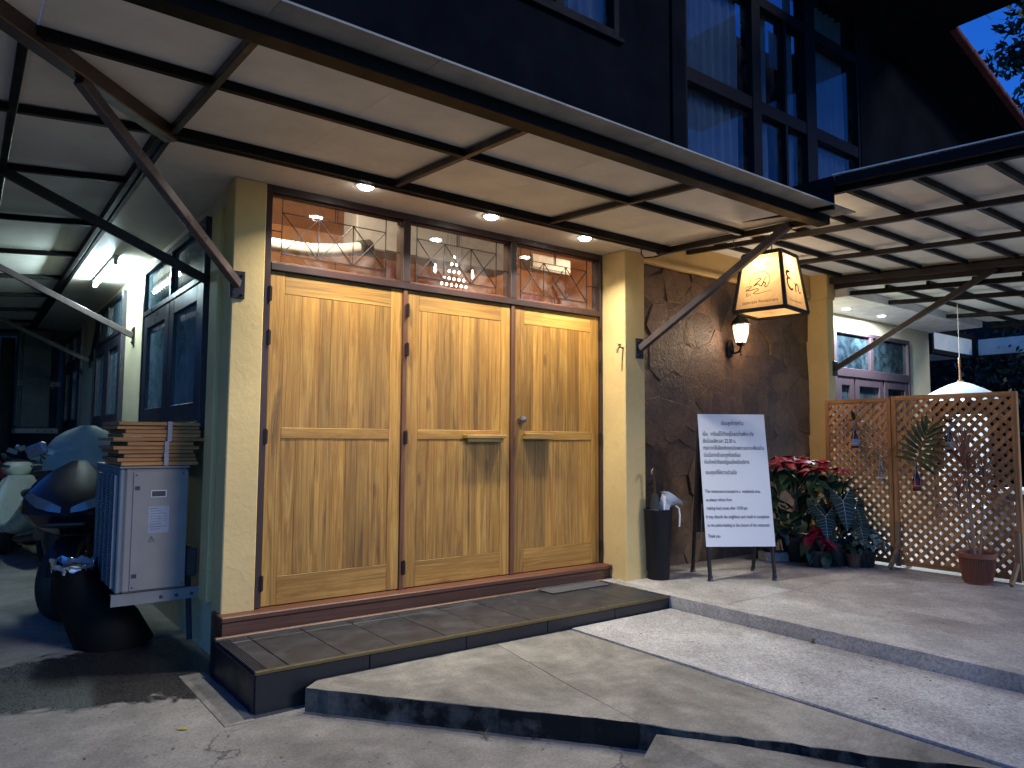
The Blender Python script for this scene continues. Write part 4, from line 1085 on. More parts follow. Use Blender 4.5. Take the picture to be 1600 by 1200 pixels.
part('sleeve', mb, plain('white_film', (.58, .58, .62), .25, spec=.8), pb, smooth=True)
part('strap', MB().tube([(.06, -.06, .05), (.075, -.085, .03), (.077, -.092, -.03), (.072, -.09, -.12)], .007, 6), plain('white_strap', (.6, .6, .6), .5), pb, smooth=True)

# door mat
mt_ = thing('doormat', 'grey ribbed doormat on the black step by the right door', 'doormat', (2.375, -.205, -.112))
t = NT('grey_loop_mat'); v = t.coord(); n_ = t.noise(v, 320, 2); t.set(Base_Color=t.ramp(n_, [(.3, (.03, .03, .032)), (.7, (.10, .10, .105))]), Roughness=.95); t.bump(n_, .8, .004)
part('mat', MB().box(-.30, .30, -.12, .12, 0, .007, .002), t.m, mt_)
# wall tap
tp = thing('garden_tap', 'small metal tap on the left face of the middle yellow pillar', 'tap', (2.9, -.262, 1.815))
zm = plain('tap_metal', (.35, .32, .28), .35, .9)
part('spout', MB().tube([(0, 0, 0), (-.045, 0, 0), (-.065, 0, -.01), (-.07, 0, -.05)], .009, 10), zm, tp, smooth=True)
part('lever', MB().box(-.055, -.03, -.006, .006, .01, .022, .002).box(-.075, -.02, -.005, .005, .022, .028, .002), zm, tp)

# lattice screens
LW = M['lattice_wood']
def lattice(name, label, A, B, z0, z1, feet, seed):
    A = Vector((A[0], A[1], 0)); B = Vector((B[0], B[1], 0)); L = (B-A).length; ang = math.atan2(B.y-A.y, B.x-A.x)
    T = thing(name, label, 'lattice screen', (A.x, A.y, -.115), ang, 'wooden lattice screens')
    h0, h1 = z0+.115, z1+.115; fw = .042
    part('frame_post', MB().box(0, fw, -.02, .02, h0, h1, .003), LW, T); part('frame_post', MB().box(L-fw, L, -.02, .02, h0, h1, .003), LW, T)
    part('frame_rail', MB().box(fw, L-fw, -.0195, .0195, h1-fw, h1, .003), M['lattice_wood_x'], T); part('frame_rail', MB().box(fw, L-fw, -.0195, .0195, h0, h0+fw, .003), M['lattice_wood_x'], T)
    x0, x1, a0, a1 = fw, L-fw, h0+fw, h1-fw
    pitch, sw = .0615, .033; r_ = random.Random(seed)
    s2 = math.sqrt(.5)
    for dirn, y0, y1 in ((1, -.0105, -.0005), (-1, .0005, .0105)):
        lo = -((x1-x0)+(a1-a0)); k = lo
        while k < (x1-x0)+(a1-a0):
            # strip |s2*(z - dirn*x) - k| < sw/2
            j = r_.uniform(-.0025, .0025)
            poly = [(x0, a0), (x1, a0), (x1, a1), (x0, a1)]
            poly = clip(poly, -dirn*s2, s2, k+j+sw/2); poly = clip(poly, dirn*s2, -s2, -(k+j-sw/2))
            k += pitch
            if len(poly) < 3: continue
            ar = abs(sum(poly[i][0]*poly[(i+1) % len(poly)][1]-poly[(i+1) % len(poly)][0]*poly[i][1] for i in range(len(poly))))/2
            if ar < .0006: continue
            n = len(poly); dy = r_.uniform(-.001, .001)
            part('slat', MB().add([(x, y0+dy, z) for x, z in poly]+[(x, y1+dy, z) for x, z in poly],
                 [tuple(range(n)), tuple(range(n, 2*n))[::-1]]+[(i, n+i, n+(i+1) % n, (i+1) % n) for i in range(n)]), M['slat_a'] if dirn > 0 else M['slat_b'], T)
    for x in feet:
        ft = part('foot', MB().box(x-.022, x+.022, -.045, -.021, .02, .42, .003).bar((x, -.045, .17), (x, -.20, .012), .044, .03, .003, (1, 0, 0)).bar((x, .03, .17), (x, .18, .012), .044, .03, .003, (1, 0, 0)), M['foot_wood'], T)
    return T
def slat_wood(name, ang):
    t = NT(name); v = t.coord((1, 1, .06), 31.0, rot=(0, ang, 0))
    g1 = t.noise(v, 30, 5, .6, 1.2)
    col = t.ramp(g1, [(.3, (.29, .135, .045)), (.5, (.46, .235, .085)), (.72, (.58, .33, .13))])
    oi = t.node('ShaderNodeObjectInfo'); col = t.mix(1.0, col, t.ramp(oi.outputs['Random'], [(0, .72), (1, 1.2)]), 'MULTIPLY')
    t.set(Base_Color=col, Roughness=.62); t.bump(g1, .2, .002); return t.m
M['slat_a'] = slat_wood('lattice_slat_rising', R(45)); M['slat_b'] = slat_wood('lattice_slat_falling', R(-45))
M['lattice_wood_x'] = wood('lattice_rail_wood', 'x', (.29, .135, .045), (.46, .235, .085), (.58, .33, .13), .35, .6, .15, False)
M['foot_wood'] = wood('weathered_foot_wood', 'z', (.22, .13, .065), (.34, .21, .11), (.44, .30, .17), .35, .7, .15, False)
lattice('lattice_screen', 'wooden lattice screen on feet with the potted dracaena in front of it', (5.435, -1.262), (5.435, -2.282), -.085, 1.462, (.03, .985), 5)
lattice('lattice_screen', 'narrower wooden lattice screen between the right pillar and the taller screen', (5.47, -.585), (5.437, -1.255), -.085, 1.452, (.03,), 6)

# ------------------------------------------------------------------ plants
def leaf_data(name, m, L=1.0, Wd=.4, kind='oval', fold=.25, droop=.35, n=6):
    prof = {'oval': lambda k: math.sin(math.pi*k**.85)**.8, 'arrow': None, 'strap': lambda k: (1-k**3)*.9*min(1, k*6+.3), 'heart': lambda k: min(1, (k*5)**.6)*(1-k)**.62*1.3,
            'point': lambda k: math.sin(math.pi*min(1, k**.62))**1.1}[kind]
    mb = MB()
    for i in range(n+1):
        k = i/n; w = max(.002, prof(k)*Wd/2) if i < n else .001
        y = k*L*(1-.12*droop*k); z = -droop*L*k*k*.6
        for s_ in (-1, 0, 1): mb.v.append((s_*w, y, z+(abs(s_)*w*fold)))
    for i in range(n):
        for s_ in (0, 1):
            a = i*3+s_; mb.f.append((a, a+1, a+4, a+3))
    return mb.mesh(name, m, True, 3)
def leaf_mat(name, c, var=.35, rough=.42, tint=None, trans=.25):
    t = NT(name); oi = t.node('ShaderNodeObjectInfo'); v = t.coord((1, 1, 1), 11)
    n1 = t.noise(v, 3.0, 5, .6, .5)
    col = t.mix(1.0, c, t.ramp(n1, [(.3, 1-var), (.7, 1+var*.6)]), 'MULTIPLY')
    col = t.mix(1.0, col, t.ramp(oi.outputs['Random'], [(0, .65), (1, 1.3)]), 'MULTIPLY')
    if tint:
        p = t.ramp(t.noise(t.coord((1, 1, 1), 11), 5.5, 4, .55, 1.2), [(.47, 0.0), (.55, 1.0)])
        col = t.mix(t.val('MULTIPLY', p, .8), col, tint)
    t.set(Base_Color=col, Roughness=rough); t.b.inputs['Specular IOR Level'].default_value = .25
    return t.m
def leaf_at(mesh, parent, loc, az, el, scale, roll=0.0, name='leaf', label=None):
    o = obj(name, mesh, parent, label); o.location = loc
    o.rotation_euler = (Matrix.Rotation(az, 3, 'Z') @ Matrix.Rotation(el, 3, 'X') @ Matrix.Rotation(roll, 3, 'Y')).to_euler()
    o.scale = (scale, scale, scale); return o
green = leaf_mat('deep_green_leaf', (.030, .062, .026)); red = leaf_mat('red_bract', (.36, .018, .042), .3, .5)
stem_m = plain('green_brown_stem', (.10, .11, .05), .6)
pot_k = plain('black_pot', (.016, .016, .016), .5); pot_t = plain('terracotta_pot', (.23, .075, .038), .6, sc=8); soil = plain('potting_soil', (.03, .02, .014), .95, bsc=160, bump=.6)
def pot(parent, r, h, m, c=(0, 0, 0), ribs=0):
    prof = [(r*.72, 0), (r*.74, .01), (r*.94, h*.84), (r*1.04, h*.85), (r*1.06, h), (r*.98, h), (r*.93, h*.88), (r*.9, h*.86), (0, h*.86)]
    p = part('pot', MB().lathe(prof, c, 40), m, parent, smooth=True, ang=.5)
    part('soil', MB().lathe([(r*.91, h*.865), (r*.5, h*.90), (0, h*.9)], c, 20), soil, parent, smooth=True)
    return p
LM_bract = leaf_data('bract', red, 1, .46, 'point', .15, .5); LM_green = leaf_data('leaf', green, 1, .55, 'point', .2, .6)
rp = random.Random(5)
def poinsettia(loc, label, heads, r, z0, big):
    P = thing('poinsettia', label, 'plant', loc, 0, 'poinsettias by the slate wall')
    pot(P, *((.15, .24) if big < .18 else (.10, .15)), pot_k)
    part('stem', MB().tube([(0, 0, .12), (.02, .01, z0*.6), (0, 0, z0)], [.02, .016, .012], 8), stem_m, P, smooth=True)
    for h in range(heads):
        a = 2.4*h; d = r*math.sqrt((h+.4)/heads); c = Vector((d*math.cos(a), d*math.sin(a), z0+.10*(1-(d/r)**2)+rp.uniform(-.02, .05)))
        part('stem', MB().tube([(0, 0, z0*.7), (c.x*.7, c.y*.7, c.z-.12), tuple(c)], [.010, .007, .005], 6), stem_m, P)
        for k in range(9):
            leaf_at(LM_bract, P, c, a+2*math.pi*k/9+rp.uniform(-.3, .3), rp.uniform(-.15, .45) if big < .18 else rp.uniform(-1.0, .5), big*rp.uniform(.65, 1.1), rp.uniform(-.4, .4), 'bract')
        for k in range(7):
            leaf_at(LM_green, P, c-Vector((0, 0, rp.uniform(.03, .16))), a+2*math.pi*k/7+rp.uniform(-.4, .4), rp.uniform(-1.0, .0), big*rp.uniform(.85, 1.25), rp.uniform(-.4, .4))
    return P
poinsettia((5.00, -.52, -.115), 'tall poinsettia with spreading crimson bracts before the lattice', 12, .40, .86, .175)
poinsettia((4.86, -.80, -.115), 'low poinsettia with large pinkish red bracts near the floor', 3, .08, .20, .19)
# alocasia: arrow leaves with white veins, each vein set a sub-part
aloc_m = leaf_mat('alocasia_leaf', (.030, .048, .028), .3, .35); vein_m = plain('white_leaf_vein', (.36, .42, .34), .5, bump=0)
def alocasia_meshes():
    out = [(0, .18), (.10, .10), (.20, -.10), (.30, -.22), (.33, -.10), (.34, .10), (.28, .35), (.20, .58), (.11, .80), (0, 1.0)]
    mb = MB(); n = len(out)
    zf = lambda x, y: -.16*max(0, y)**2 + .22*abs(x)-.1*x*x*4
    for s_ in (-1, 1):
        for i in range(n-1):
            (x0, y0), (x1, y1) = out[i], out[i+1]
            sy0 = max(.18, y0) if i > 0 else .18; sy1 = max(.18, y1)
            q = [(0, sy0), (s_*x0, y0), (s_*x1, y1), (0, sy1)]
            ks = [q[0], ((q[0][0]+q[1][0])/2, (q[0][1]+q[1][1])/2), q[1], q[2], ((q[3][0]+q[2][0])/2, (q[3][1]+q[2][1])/2), q[3]]
            b = len(mb.v); mb.v += [(x, y, zf(x, y)) for x, y in ks]
            mb.f += [(b, b+1, b+4, b+5), (b+1, b+2, b+3, b+4)] if s_ > 0 else [(b+5, b+4, b+1, b), (b+4, b+3, b+2, b+1)]
    vb = MB()
    def vein(p, q, w):
        n_ = 5; L = math.hypot(q[0]-p[0], q[1]-p[1]); nx_, ny_ = -(q[1]-p[1])/L, (q[0]-p[0])/L; b = len(vb.v)
        for i in range(n_+1):
            k = i/n_; x = p[0]+(q[0]-p[0])*k; y = p[1]+(q[1]-p[1])*k; ww_ = w*(1-.6*k)
            for s_ in (-1, 1): vb.v.append((x+nx_*ww_*s_, y+ny_*ww_*s_, zf(x, y)+.008))
        vb.f += [(b+2*i, b+2*i+1, b+2*i+3, b+2*i+2) for i in range(n_)]
    vein((0, .16), (0, .98), .011)
    for s_ in (-1, 1):
        vein((0, .18), (s_*.27, -.18), .009)
        for k in range(6):
            y = .22+.11*k; w = .33*(1-(k/7.5)**1.5); vein((0, y), (s_*w*.93, y+.07-.02*k+.05), .0055)
        for k in range(3): vein((s_*(.07+.06*k), .10-.10*k), (s_*.32, .10-.07*k), .005)
    return mb.mesh('leaf', aloc_m, True, 3), vb.mesh('vein', vein_m)
LA, LV = alocasia_meshes()
AL = thing('alocasia', 'alocasia with large dark arrow leaves and white veins below the tall poinsettia', 'plant', (5.06, -.86, -.115))
pot(AL, .13, .22, pot_k)
for (x, y, z, az, el, sc_) in ((-.05, -.12, .66, 146, -66, .40), (-.17, -.02, .50, 134, -62, .32), (.09, -.16, .60, 160, -58, .32), (-.26, .06, .66, 120, 12, .22), (.06, -.22, .42, 150, -64, .30), (.03, .10, .70, 175, 35, .26), (-.12, .10, .58, 128, -58, .28)):
    part('stem', MB().tube([(0, 0, .18), (x*.4, y*.4, z*.75), (x, y, z)], [.010, .008, .005], 6), plain('pale_stem', (.16, .17, .10), .5), AL, smooth=True)
    lf = leaf_at(LA, AL, (x, y, z), R(az), R(el), sc_*.84); obj('vein', LV, lf)
# variegated foliage plants
varg = leaf_mat('silver_green_leaf', (.028, .055, .032), .3, .4, (.34, .40, .34)); LVg = leaf_data('leaf', varg, 1, .8, 'heart', .2, .8)
def bush(name, label, loc, n, r, h, mesh, ls, potm, seed, group=None, pr=.12, ph=.16):
    P = thing(name, label, 'plant', loc, 0, group); r_ = random.Random(seed)
    pot(P, pr, ph, potm)
    for k in range(n):
        a = r_.uniform(0, 2*math.pi); d = r*math.sqrt(r_.random()); z = ph+h*(1-(d/r)**2*.6)*r_.uniform(.35, 1)
        leaf_at(mesh, P, (d*math.cos(a), d*math.sin(a), z), a-math.pi/2+r_.uniform(-.7, .7), r_.uniform(-1.2, .35), ls*r_.uniform(.7, 1.2), r_.uniform(-.4, .4))
        if k % 6 == 0: part('stem', MB().tube([(0, 0, ph*.8), (d*.5*math.cos(a), d*.5*math.sin(a), z*.8), (d*math.cos(a), d*math.sin(a), z)], .004, 5), stem_m, P)
    return P
tr = thing('planter_tray', 'low pale stone trough on the terrace behind the notice board', 'planter', (4.88, -.40, -.115), R(-28))
part('trough', MB().box(-.17, .17, -.09, .09, 0, .085, .008), concrete('pale_stone', (.36, .33, .29), .3, .3), tr)
bush('pilea', 'silver patterned low plant growing above the pale trough', (4.80, -.36, -.113+.083), 46, .17, .26, LVg, .085, pot_k, 31, 'silver patterned plants', .06, .08)
bush('pilea', 'silver patterned low plant at the foot of the lattice screen', (5.22, -1.06, -.115), 60, .17, .24, LVg, .10, pot_k, 32, 'silver patterned plants')
bush('leafy_pot_plant', 'dark leafy pot plant crowded behind the alocasia', (5.20, -.66, -.115), 110, .24, .62, LM_green, .19, pot_k, 33, 'dark leafy pot plants', .14, .2)
bush('leafy_pot_plant', 'dark leafy pot plant between the silver plant and the slate wall', (4.88, -.24, -.115), 100, .22, .55, LM_green, .14, pot_k, 34, 'dark leafy pot plants', .13, .2)
bush('leafy_pot_plant', 'small leafy plant in a terracotta pot on the floor before the alocasia', (5.12, -1.02, -.115), 22, .10, .16, LM_green, .09, pot_t, 35, 'dark leafy pot plants', .075, .13)
dief = leaf_mat('dieffenbachia_leaf', (.034, .060, .032), .5, .4); LDf = leaf_data('leaf', dief, 1, .42, 'oval', .25, .4)
DF = thing('dieffenbachia', 'broad mottled leaves rising beside the tall poinsettia', 'plant', (5.22, -.84, -.115)); pot(DF, .12, .22, pot_k)
for k, (az, el, z, sc_) in enumerate(((190, 35, .62, .30), (150, 10, .55, .26), (230, 15, .58, .28), (100, 30, .60, .25), (180, 60, .66, .24))):
    part('stem', MB().tube([(0, 0, .2), (.0, -.01, z*.8), (.0, -.02, z)], .009, 6), stem_m, DF)
    leaf_at(LDf, DF, (0, -.02, z), R(az), R(el), sc_)

# potted dracaena
DR = thing('dracaena', 'thin stemmed dracaena with fine reddish leaves in a ribbed terracotta pot', 'plant', (5.20, -2.02, -.115))
pt = pot(DR, .135, .25, pot_t)
for k in range(48):
    a = 2*math.pi*k/48; c, s_ = math.cos(a), math.sin(a)
    part('rib', MB().tube([(c*.103, s_*.103, .02), (c*.130, s_*.130, .205)], .0045, 5), pot_t, pt)
dr_m = leaf_mat('reddish_thin_leaf', (.30, .15, .09), .35, .45); dr_s = plain('tan_cane', (.26, .18, .11), .7)
LDr = leaf_data('leaf', dr_m, 1, .042, 'strap', .3, .25, 5)
rd = random.Random(12)
for (x, y, h, n_, ls) in ((-.05, .02, 1.05, 66, .33), (.01, -.04, .86, 60, .30), (.035, .035, .98, 66, .34), (-.02, .06, .72, 40, .26)):
    c = part('cane', MB().tube([(x*.4, y*.4, .2), (x*1.2, y*1.2, h*.6), (x*1.6, y*1.8, h)], [.008, .007, .006], 7), dr_s, DR, smooth=True)
    for k in range(n_):
        t_ = k/n_; a = 2.4*k; el = R(88-100*((1-t_)**1.0))+rd.uniform(-.25, .25)
        leaf_at(LDr, DR, (x*1.6, y*1.8, h-.16*(1-t_)), a, el, ls*rd.uniform(.75, 1.1), rd.uniform(-.3, .3))

# bottles hung on the lattice
clearg = glass('clear_bottle_glass', (.9, .93, .92), .02, 1.4, .05); browng = glass('brown_bottle_glass', (.30, .13, .05), .02, 1.4, .05); blueg = glass('blue_bottle_glass', (.05, .08, .20), .02, 1.4, .05)
cordm = plain('thin_white_cord', (.6, .58, .52), .7)
def bottle(loc, label, gm_, lab_m, h=.21, r=.033, marks=False):
    B = thing('hanging_bottle', label, 'bottle', loc, 0, 'bottles hung on the lattice screens')
    prof = [(0, 0), (r*.9, 0), (r, .01), (r, h*.48), (r*.8, h*.60), (r*.38, h*.78), (r*.33, h*.96), (r*.42, h*.97), (r*.42, h)]
    part('bottle_glass', MB().lathe(prof, n=20), gm_, B, smooth=True)
    if lab_m:
        lb = part('paper_label', MB().lathe([(r+.0008, h*.10), (r+.0012, h*.11), (r+.0012, h*.40), (r+.0008, h*.41)], n=24), lab_m, B, smooth=True)
        if marks: part('print', MB().box(-r-.0028, -r-.0018, -.012, .012, h*.2, h*.24).box(-r-.0028, -r-.0018, -.009, .009, h*.28, h*.31), ink, lb)
    part('cord', MB().tube([(-r*1.05, 0, h*.2), (-r*1.05, 0, h*.5), (-r*.45, 0, h*.8), (.0, 0, h*1.35)], .0022, 5).tube([(0, -r*1.05, h*.2), (0, -r*1.05, h*.5), (0, -r*.45, h*.8), (.0, 0, h*1.35)], .0022, 5).lathe([(r*1.03, h*.2), (r*1.05, h*.205), (r*1.05, h*.225), (r*1.03, h*.23)], n=20), cordm, B)
    return B
lab_w = plain('cream_label', (.55, .52, .42), .6); lab_b = plain('blue_white_label', (.25, .30, .45), .6); lab_r = plain('dark_red_label', (.28, .03, .03), .6)
B1 = bottle((5.385, -.925, .975), 'brown bottle with a blue label holding a three leaved sprig, on the narrower screen', browng, lab_b)
B2 = bottle((5.375, -1.165, .66), 'clear bottle holding a thin branching sprig, on the narrower screen', clearg, None, .19)
B3 = bottle((5.37, -1.49, .60), 'brown bottle with a dark red label holding one huge split leaf', browng, lab_r)
B4 = bottle((5.375, -1.775, .955), 'dark blue bottle with a cream label near the middle of the taller screen', blueg, lab_w, .21, .033, True)
LMg2 = leaf_data('leaf', green, 1, .40, 'oval', .2, .25)
for az, el, sc_ in ((90, 80, .11), (0, 5, .13), (180, 0, .13), (60, 20, .09)): leaf_at(LMg2, B1, (-.01, 0, .26), R(az), R(el), sc_)
part('sprig', MB().tube([(0, 0, .03), (0, 0, .27)], .004, 6), stem_m, B1)
rb = random.Random(3); sp = MB()
for k in range(7):
    a = rb.uniform(0, 6.28); q = Vector((.09*math.cos(a), .14*math.sin(a), .30+rb.uniform(-.02, .1))); sp.tube([(0, 0, .05), (0, 0, .2), tuple(q*.8), tuple(q)], .0022, 5)
    for j in range(3): leaf_at(LDr, B2, q*rb.uniform(.7, 1), rb.uniform(0, 6.28), rb.uniform(-.3, 1), .09)
part('sprig', sp, stem_m, B2)
LSp = leaf_data('leaf', green, 1, .16, 'oval', .2, .45)
cs = Vector((-.03, -.02, .27)); ce = Vector((-.06, -.13, .52))
part('leaf_stalk', MB().tube([(0, 0, .03), (0, 0, .2), tuple(cs), tuple(ce)], .005, 6), stem_m, B3, smooth=True)
for k in range(9):
    f = k/8; b_ = cs+(ce-cs)*f
    d0 = math.atan2(ce.z-cs.z, ce.y-cs.y)
    for s_ in (-1, 1):
        th = d0 + s_*(1.75-1.35*f)            # blade lobes fan out in the plane of the screen
        ln = .23*(1-.25*abs(f-.4))
        dv = Vector((-.25, math.cos(th), math.sin(th))).normalized()
        o = obj('leaf_lobe', LSp, B3); o.location = b_
        up_ = Vector((-1, 0, .25)); X_ = dv.cross(up_).normalized(); Z_ = X_.cross(dv)
        o.rotation_euler = Matrix(((X_.x, dv.x, Z_.x), (X_.y, dv.y, Z_.y), (X_.z, dv.z, Z_.z))).to_euler(); o.scale = (ln, ln, ln)
for k in range(8): leaf_at(LDr, B4, (0, 0, .24), rb.uniform(0, 6.28), rb.uniform(.2, 1.3), .16)
for k in range(3): leaf_at(LMg2, B4, (0, 0, .25), R(60+110*k), R(40), .10)

# weeds at the joints
def tuft(name, label, loc, n, L, seed, m):
    P = thing(name, label, 'weed', loc); r_ = random.Random(seed)
    me = leaf_data('blade', m, 1, .12, 'strap', .2, .5, 4)
    for k in range(n): leaf_at(me, P, (r_.uniform(-.01, .01), r_.uniform(-.01, .01), 0), r_.uniform(0, 6.28), r_.uniform(.2, 1.3), L*r_.uniform(.6, 1.1), 0, 'blade')
weed_m = leaf_mat('weed_leaf', (.07, .11, .035))
tuft('weed', 'small green weed in the joint under the terrace edge', (2.742, -2.02, -.203), 12, .055, 1, weed_m)
tuft('weed', 'dry grass sprig at the foot of the slab edge', (.47, -1.735, GZ), 7, .07, 2, leaf_mat('dry_grass', (.20, .17, .08)))
tuft('grass_tuft', 'grass blades at the front corner of the pale driveway', (2.02, -3.62, -.24), 16, .11, 3, leaf_mat('dark_grass', (.03, .045, .02)))
fl = thing('fallen_leaf', 'yellow fallen leaf on the street concrete by the step', 'leaf', (-.60, -.86, GZ+.004), R(50))
o = obj('blade', leaf_data('blade', leaf_mat('yellow_leaf', (.40, .36, .05)), 1, .35, 'oval', .2, .1), fl); o.scale = (.07, .07, .07)
rl = random.Random(44)
# litter of tiny leaves and crumbs on the pavements, too small to count
lit = MB()
for k in range(170):
    zone = rl.random()
    if zone < .5: x, y, z = rl.uniform(1.85, 2.7), rl.uniform(-3.5, -.95), -.2015
    elif zone < .8: x, y, z = rl.uniform(2.85, 5.0), rl.uniform(-3, -.7), -.1135
    else: x, y, z = rl.uniform(-1.6, -.4), rl.uniform(-1.8, -.7), GZ+.002
    s_ = rl.choice([.004, .005, .006, .012]); a = rl.uniform(0, 3.1); c, sn = math.cos(a)*s_, math.sin(a)*s_
    lit.add([(x-c, y-sn, z), (x+sn*.5, y-c*.5, z+.0005), (x+c, y+sn, z+.001), (x-sn*.5, y+c*.5, z+.001)], [(0, 1, 2, 3)])
o = part('litter', lit, plain('dry_litter', (.05, .04, .025), .9), None); tag(o, 'specks of dry leaf litter scattered over the pavement', 'litter', None, 'stuff')
# ================================================================== SIDE ALLEY
M['ac_near'] = plain('weathered_ac_paint', (.24, .215, .195), .45, sc=3, var=.2); ac_d = plain('ac_dark_part', (.03, .03, .032), .5)
M['ac_grille'] = plain('grey_grille_plastic', (.17, .19, .21), .45); M['ac_far'] = plain('dark_ac_paint', (.07, .075, .07), .6)  # far units get a darker grey than the near one
def ac_unit(loc, label, detail=True):
    ac_m = M['ac_near'] if detail else M['ac_far']; grille_m = M['ac_grille'] if detail else M['ac_far']
    A = thing('air_conditioner', label, 'air conditioner', loc, 0, 'outdoor air conditioner units on the side wall')
    D, Wd, H = .395, .93, .755            # x depth, y width, z height; front faces -x
    part('case', MB().box(.028, D, 0, Wd, .0, H, .012), ac_m, A)
    part('front_panel', MB().box(0, .0275, .002, Wd-.002, .002, H-.002, .02), grille_m, A)
    gm_ = MB(); n = 40
    for k in range(n):
        z = .04+(H-.09)*k/(n-1)
        gm_.bar((-.012, .05, z), (-.012, Wd-.22, z+.0), .016, .007, 0)
    for y in (.05, .2, .37, .54, Wd-.22): gm_.box(-.022, -.002, y-.006, y+.006, .03, H-.04)
    g_ = part('grille', gm_, grille_m, A); g_['kind'] = 'stuff'
    # inlet fins wrap round the near front corner
    part('top_lid', MB().box(-.004, D+.004, -.004, Wd+.004, H+.001, H+.014, .006), ac_m, A)
    if detail:
        sp_ = part('side_cover', MB().box(.075, D-.004, -.0075, -.0005, .012, H-.02, .003), ac_m, A)
        part('recess_handle', MB().box(.175, .265, -.010, -.0078, H-.18, H-.135, .002), plain('handle_rim', (.55, .55, .55), .4), sp_)
        part('slot', MB().box(.181, .259, -.0118, -.0101, H-.174, H-.141), ac_d, sp_)
        stk = part('sticker', MB().box(.165, .285, -.0088, -.0076, H-.40, H-.235), plain('faded_sticker', (.27, .29, .34), .5), sp_)
        tm = MB()
        for k in range(9): tm.box(.172+(k % 3)*.004, .172+.05+(k*7 % 5)*.012, -.0096, -.0089, H-.25-k*.016, H-.2465-k*.016)
        tm.box(.225, .268, -.0096, -.0089, H-.33, H-.328).box(.225, .268, -.0096, -.0089, H-.30, H-.298).box(.225, .227, -.0096, -.0089, H-.33, H-.30).box(.266, .268, -.0096, -.0089, H-.33, H-.30)
        part('print', tm, plain('sticker_print', (.10, .11, .14), .6), stk)
        tri = MB()
        P = [(.170, H-.45), (.204, H-.45), (.187, H-.418)]
        for i in range(3): tri.bar((P[i][0], -.0086, P[i][1]), (P[(i+1) % 3][0], -.0086, P[(i+1) % 3][1]), .002, .0035, 0, (0, 1, 0))
        tri.box(.1855, .1885, -.0094, -.0078, H-.441, H-.431)
        part('warning_mark', tri, ac_d, sp_)
        for (x, z) in ((.09, .03), (.375, .03), (.09, H-.04), (.36, H-.035)): part('screw', MB().lathe([(.006, 0), (.005, .003), (0, .003)], n=8).tf(Matrix.Translation((x, -.0078, z)) @ Matrix.Rotation(R(90), 4, 'X')), ac_d, sp_)
        for z in (.10, H-.12): part('clip_slot', MB().box(.084, .112, -.0098, -.0077, z-.012, z+.012, .001), ac_d, sp_)
        part('pipe_cover', MB().box(D+.004, D+.075, .02, .20, .06, .24, .01), plain('dark_pipe_wrap', (.045, .04, .042), .8, sc=20), A)
        part('pipe', MB().tube([(D+.04, .1, .07), (D+.05, .1, -.1), (D+.06, .08, -.35)], .018, 8), plain('dark_pipe_wrap_black', (.03, .03, .035), .8), A)
    for y in (.05, Wd-.08):
        b_ = part('bracket', MB().box(-.02, D+.125, y-.045 if y < .1 else y, y-.04 if y < .1 else y+.005, -.075, -.012, .001).box(-.02, D+.125, y-.045, y, -.012, -.004, .001), plain('bracket_steel', (.22, .21, .20), .5), A)
        if y < .1:
            for x in (.30, .39, .48): part('bolt', MB().lathe([(.011, 0), (.010, .006), (0, .007)], n=10).tf(Matrix.Translation((x-.04, y-.045, -.044)) @ Matrix.Rotation(R(90), 4, 'X')), ac_d, b_)
    return A
ac_unit((-.728, .45, .09), 'grey outdoor air conditioner with a side sticker, under the cardboard bundles')
A2 = ac_unit((-.86, 8.3, 1.86), 'upper air conditioner of the far pair at the end of the alley', False)
A3 = copy_tree(A2); A3.location = (-.86, 8.3, 1.16); A3['label'] = 'lower air conditioner of the far pair at the end of the alley'

# cardboard bundles on the near unit
card = wood('corrugated_cardboard', 'x', (.27, .115, .038), (.42, .19, .065), (.52, .26, .10), .2, .8, .3, False)
rc_ = random.Random(17)
def bundle(loc, label, n, x0, x1, th):
    Bn = thing('cardboard_bundle', label, 'cardboard', loc, 0, 'cardboard bundles on the air conditioner')
    for k in range(n):
        a, b = x0+rc_.uniform(-.03, .02), x1+rc_.uniform(-.02, .025)
        cut = rc_.choice([0, 0, .03, .05])
        part('sheet', MB().box(a+cut, b, rc_.uniform(-.012, .012), .62+rc_.uniform(-.03, .03), k*th+.0015, (k+1)*th-.0012, .002), card, Bn)
    part('strap', MB().box(.30, .327, -.018, .66, -.001+.002, n*th+.002, .0), plain('grey_strap', (.36, .34, .36), .5), Bn) if False else None
    z1 = n*th+.002
    part('strap', MB().box(.295, .321, -.0185, -.0145, .0, z1).box(.295, .321, -.0185, .66, z1, z1+.002), plain('grey_strap', (.30, .27, .28), .5), Bn)
    return Bn
bundle((-.78, .46, .862), 'lower strapped bundle of flat brown cardboard resting on the air conditioner', 6, .03, .485, .0247)
bundle((-.765, .46, 1.014), 'upper strapped bundle of flat brown cardboard on top of the stack', 5, .0, .50, .0245)

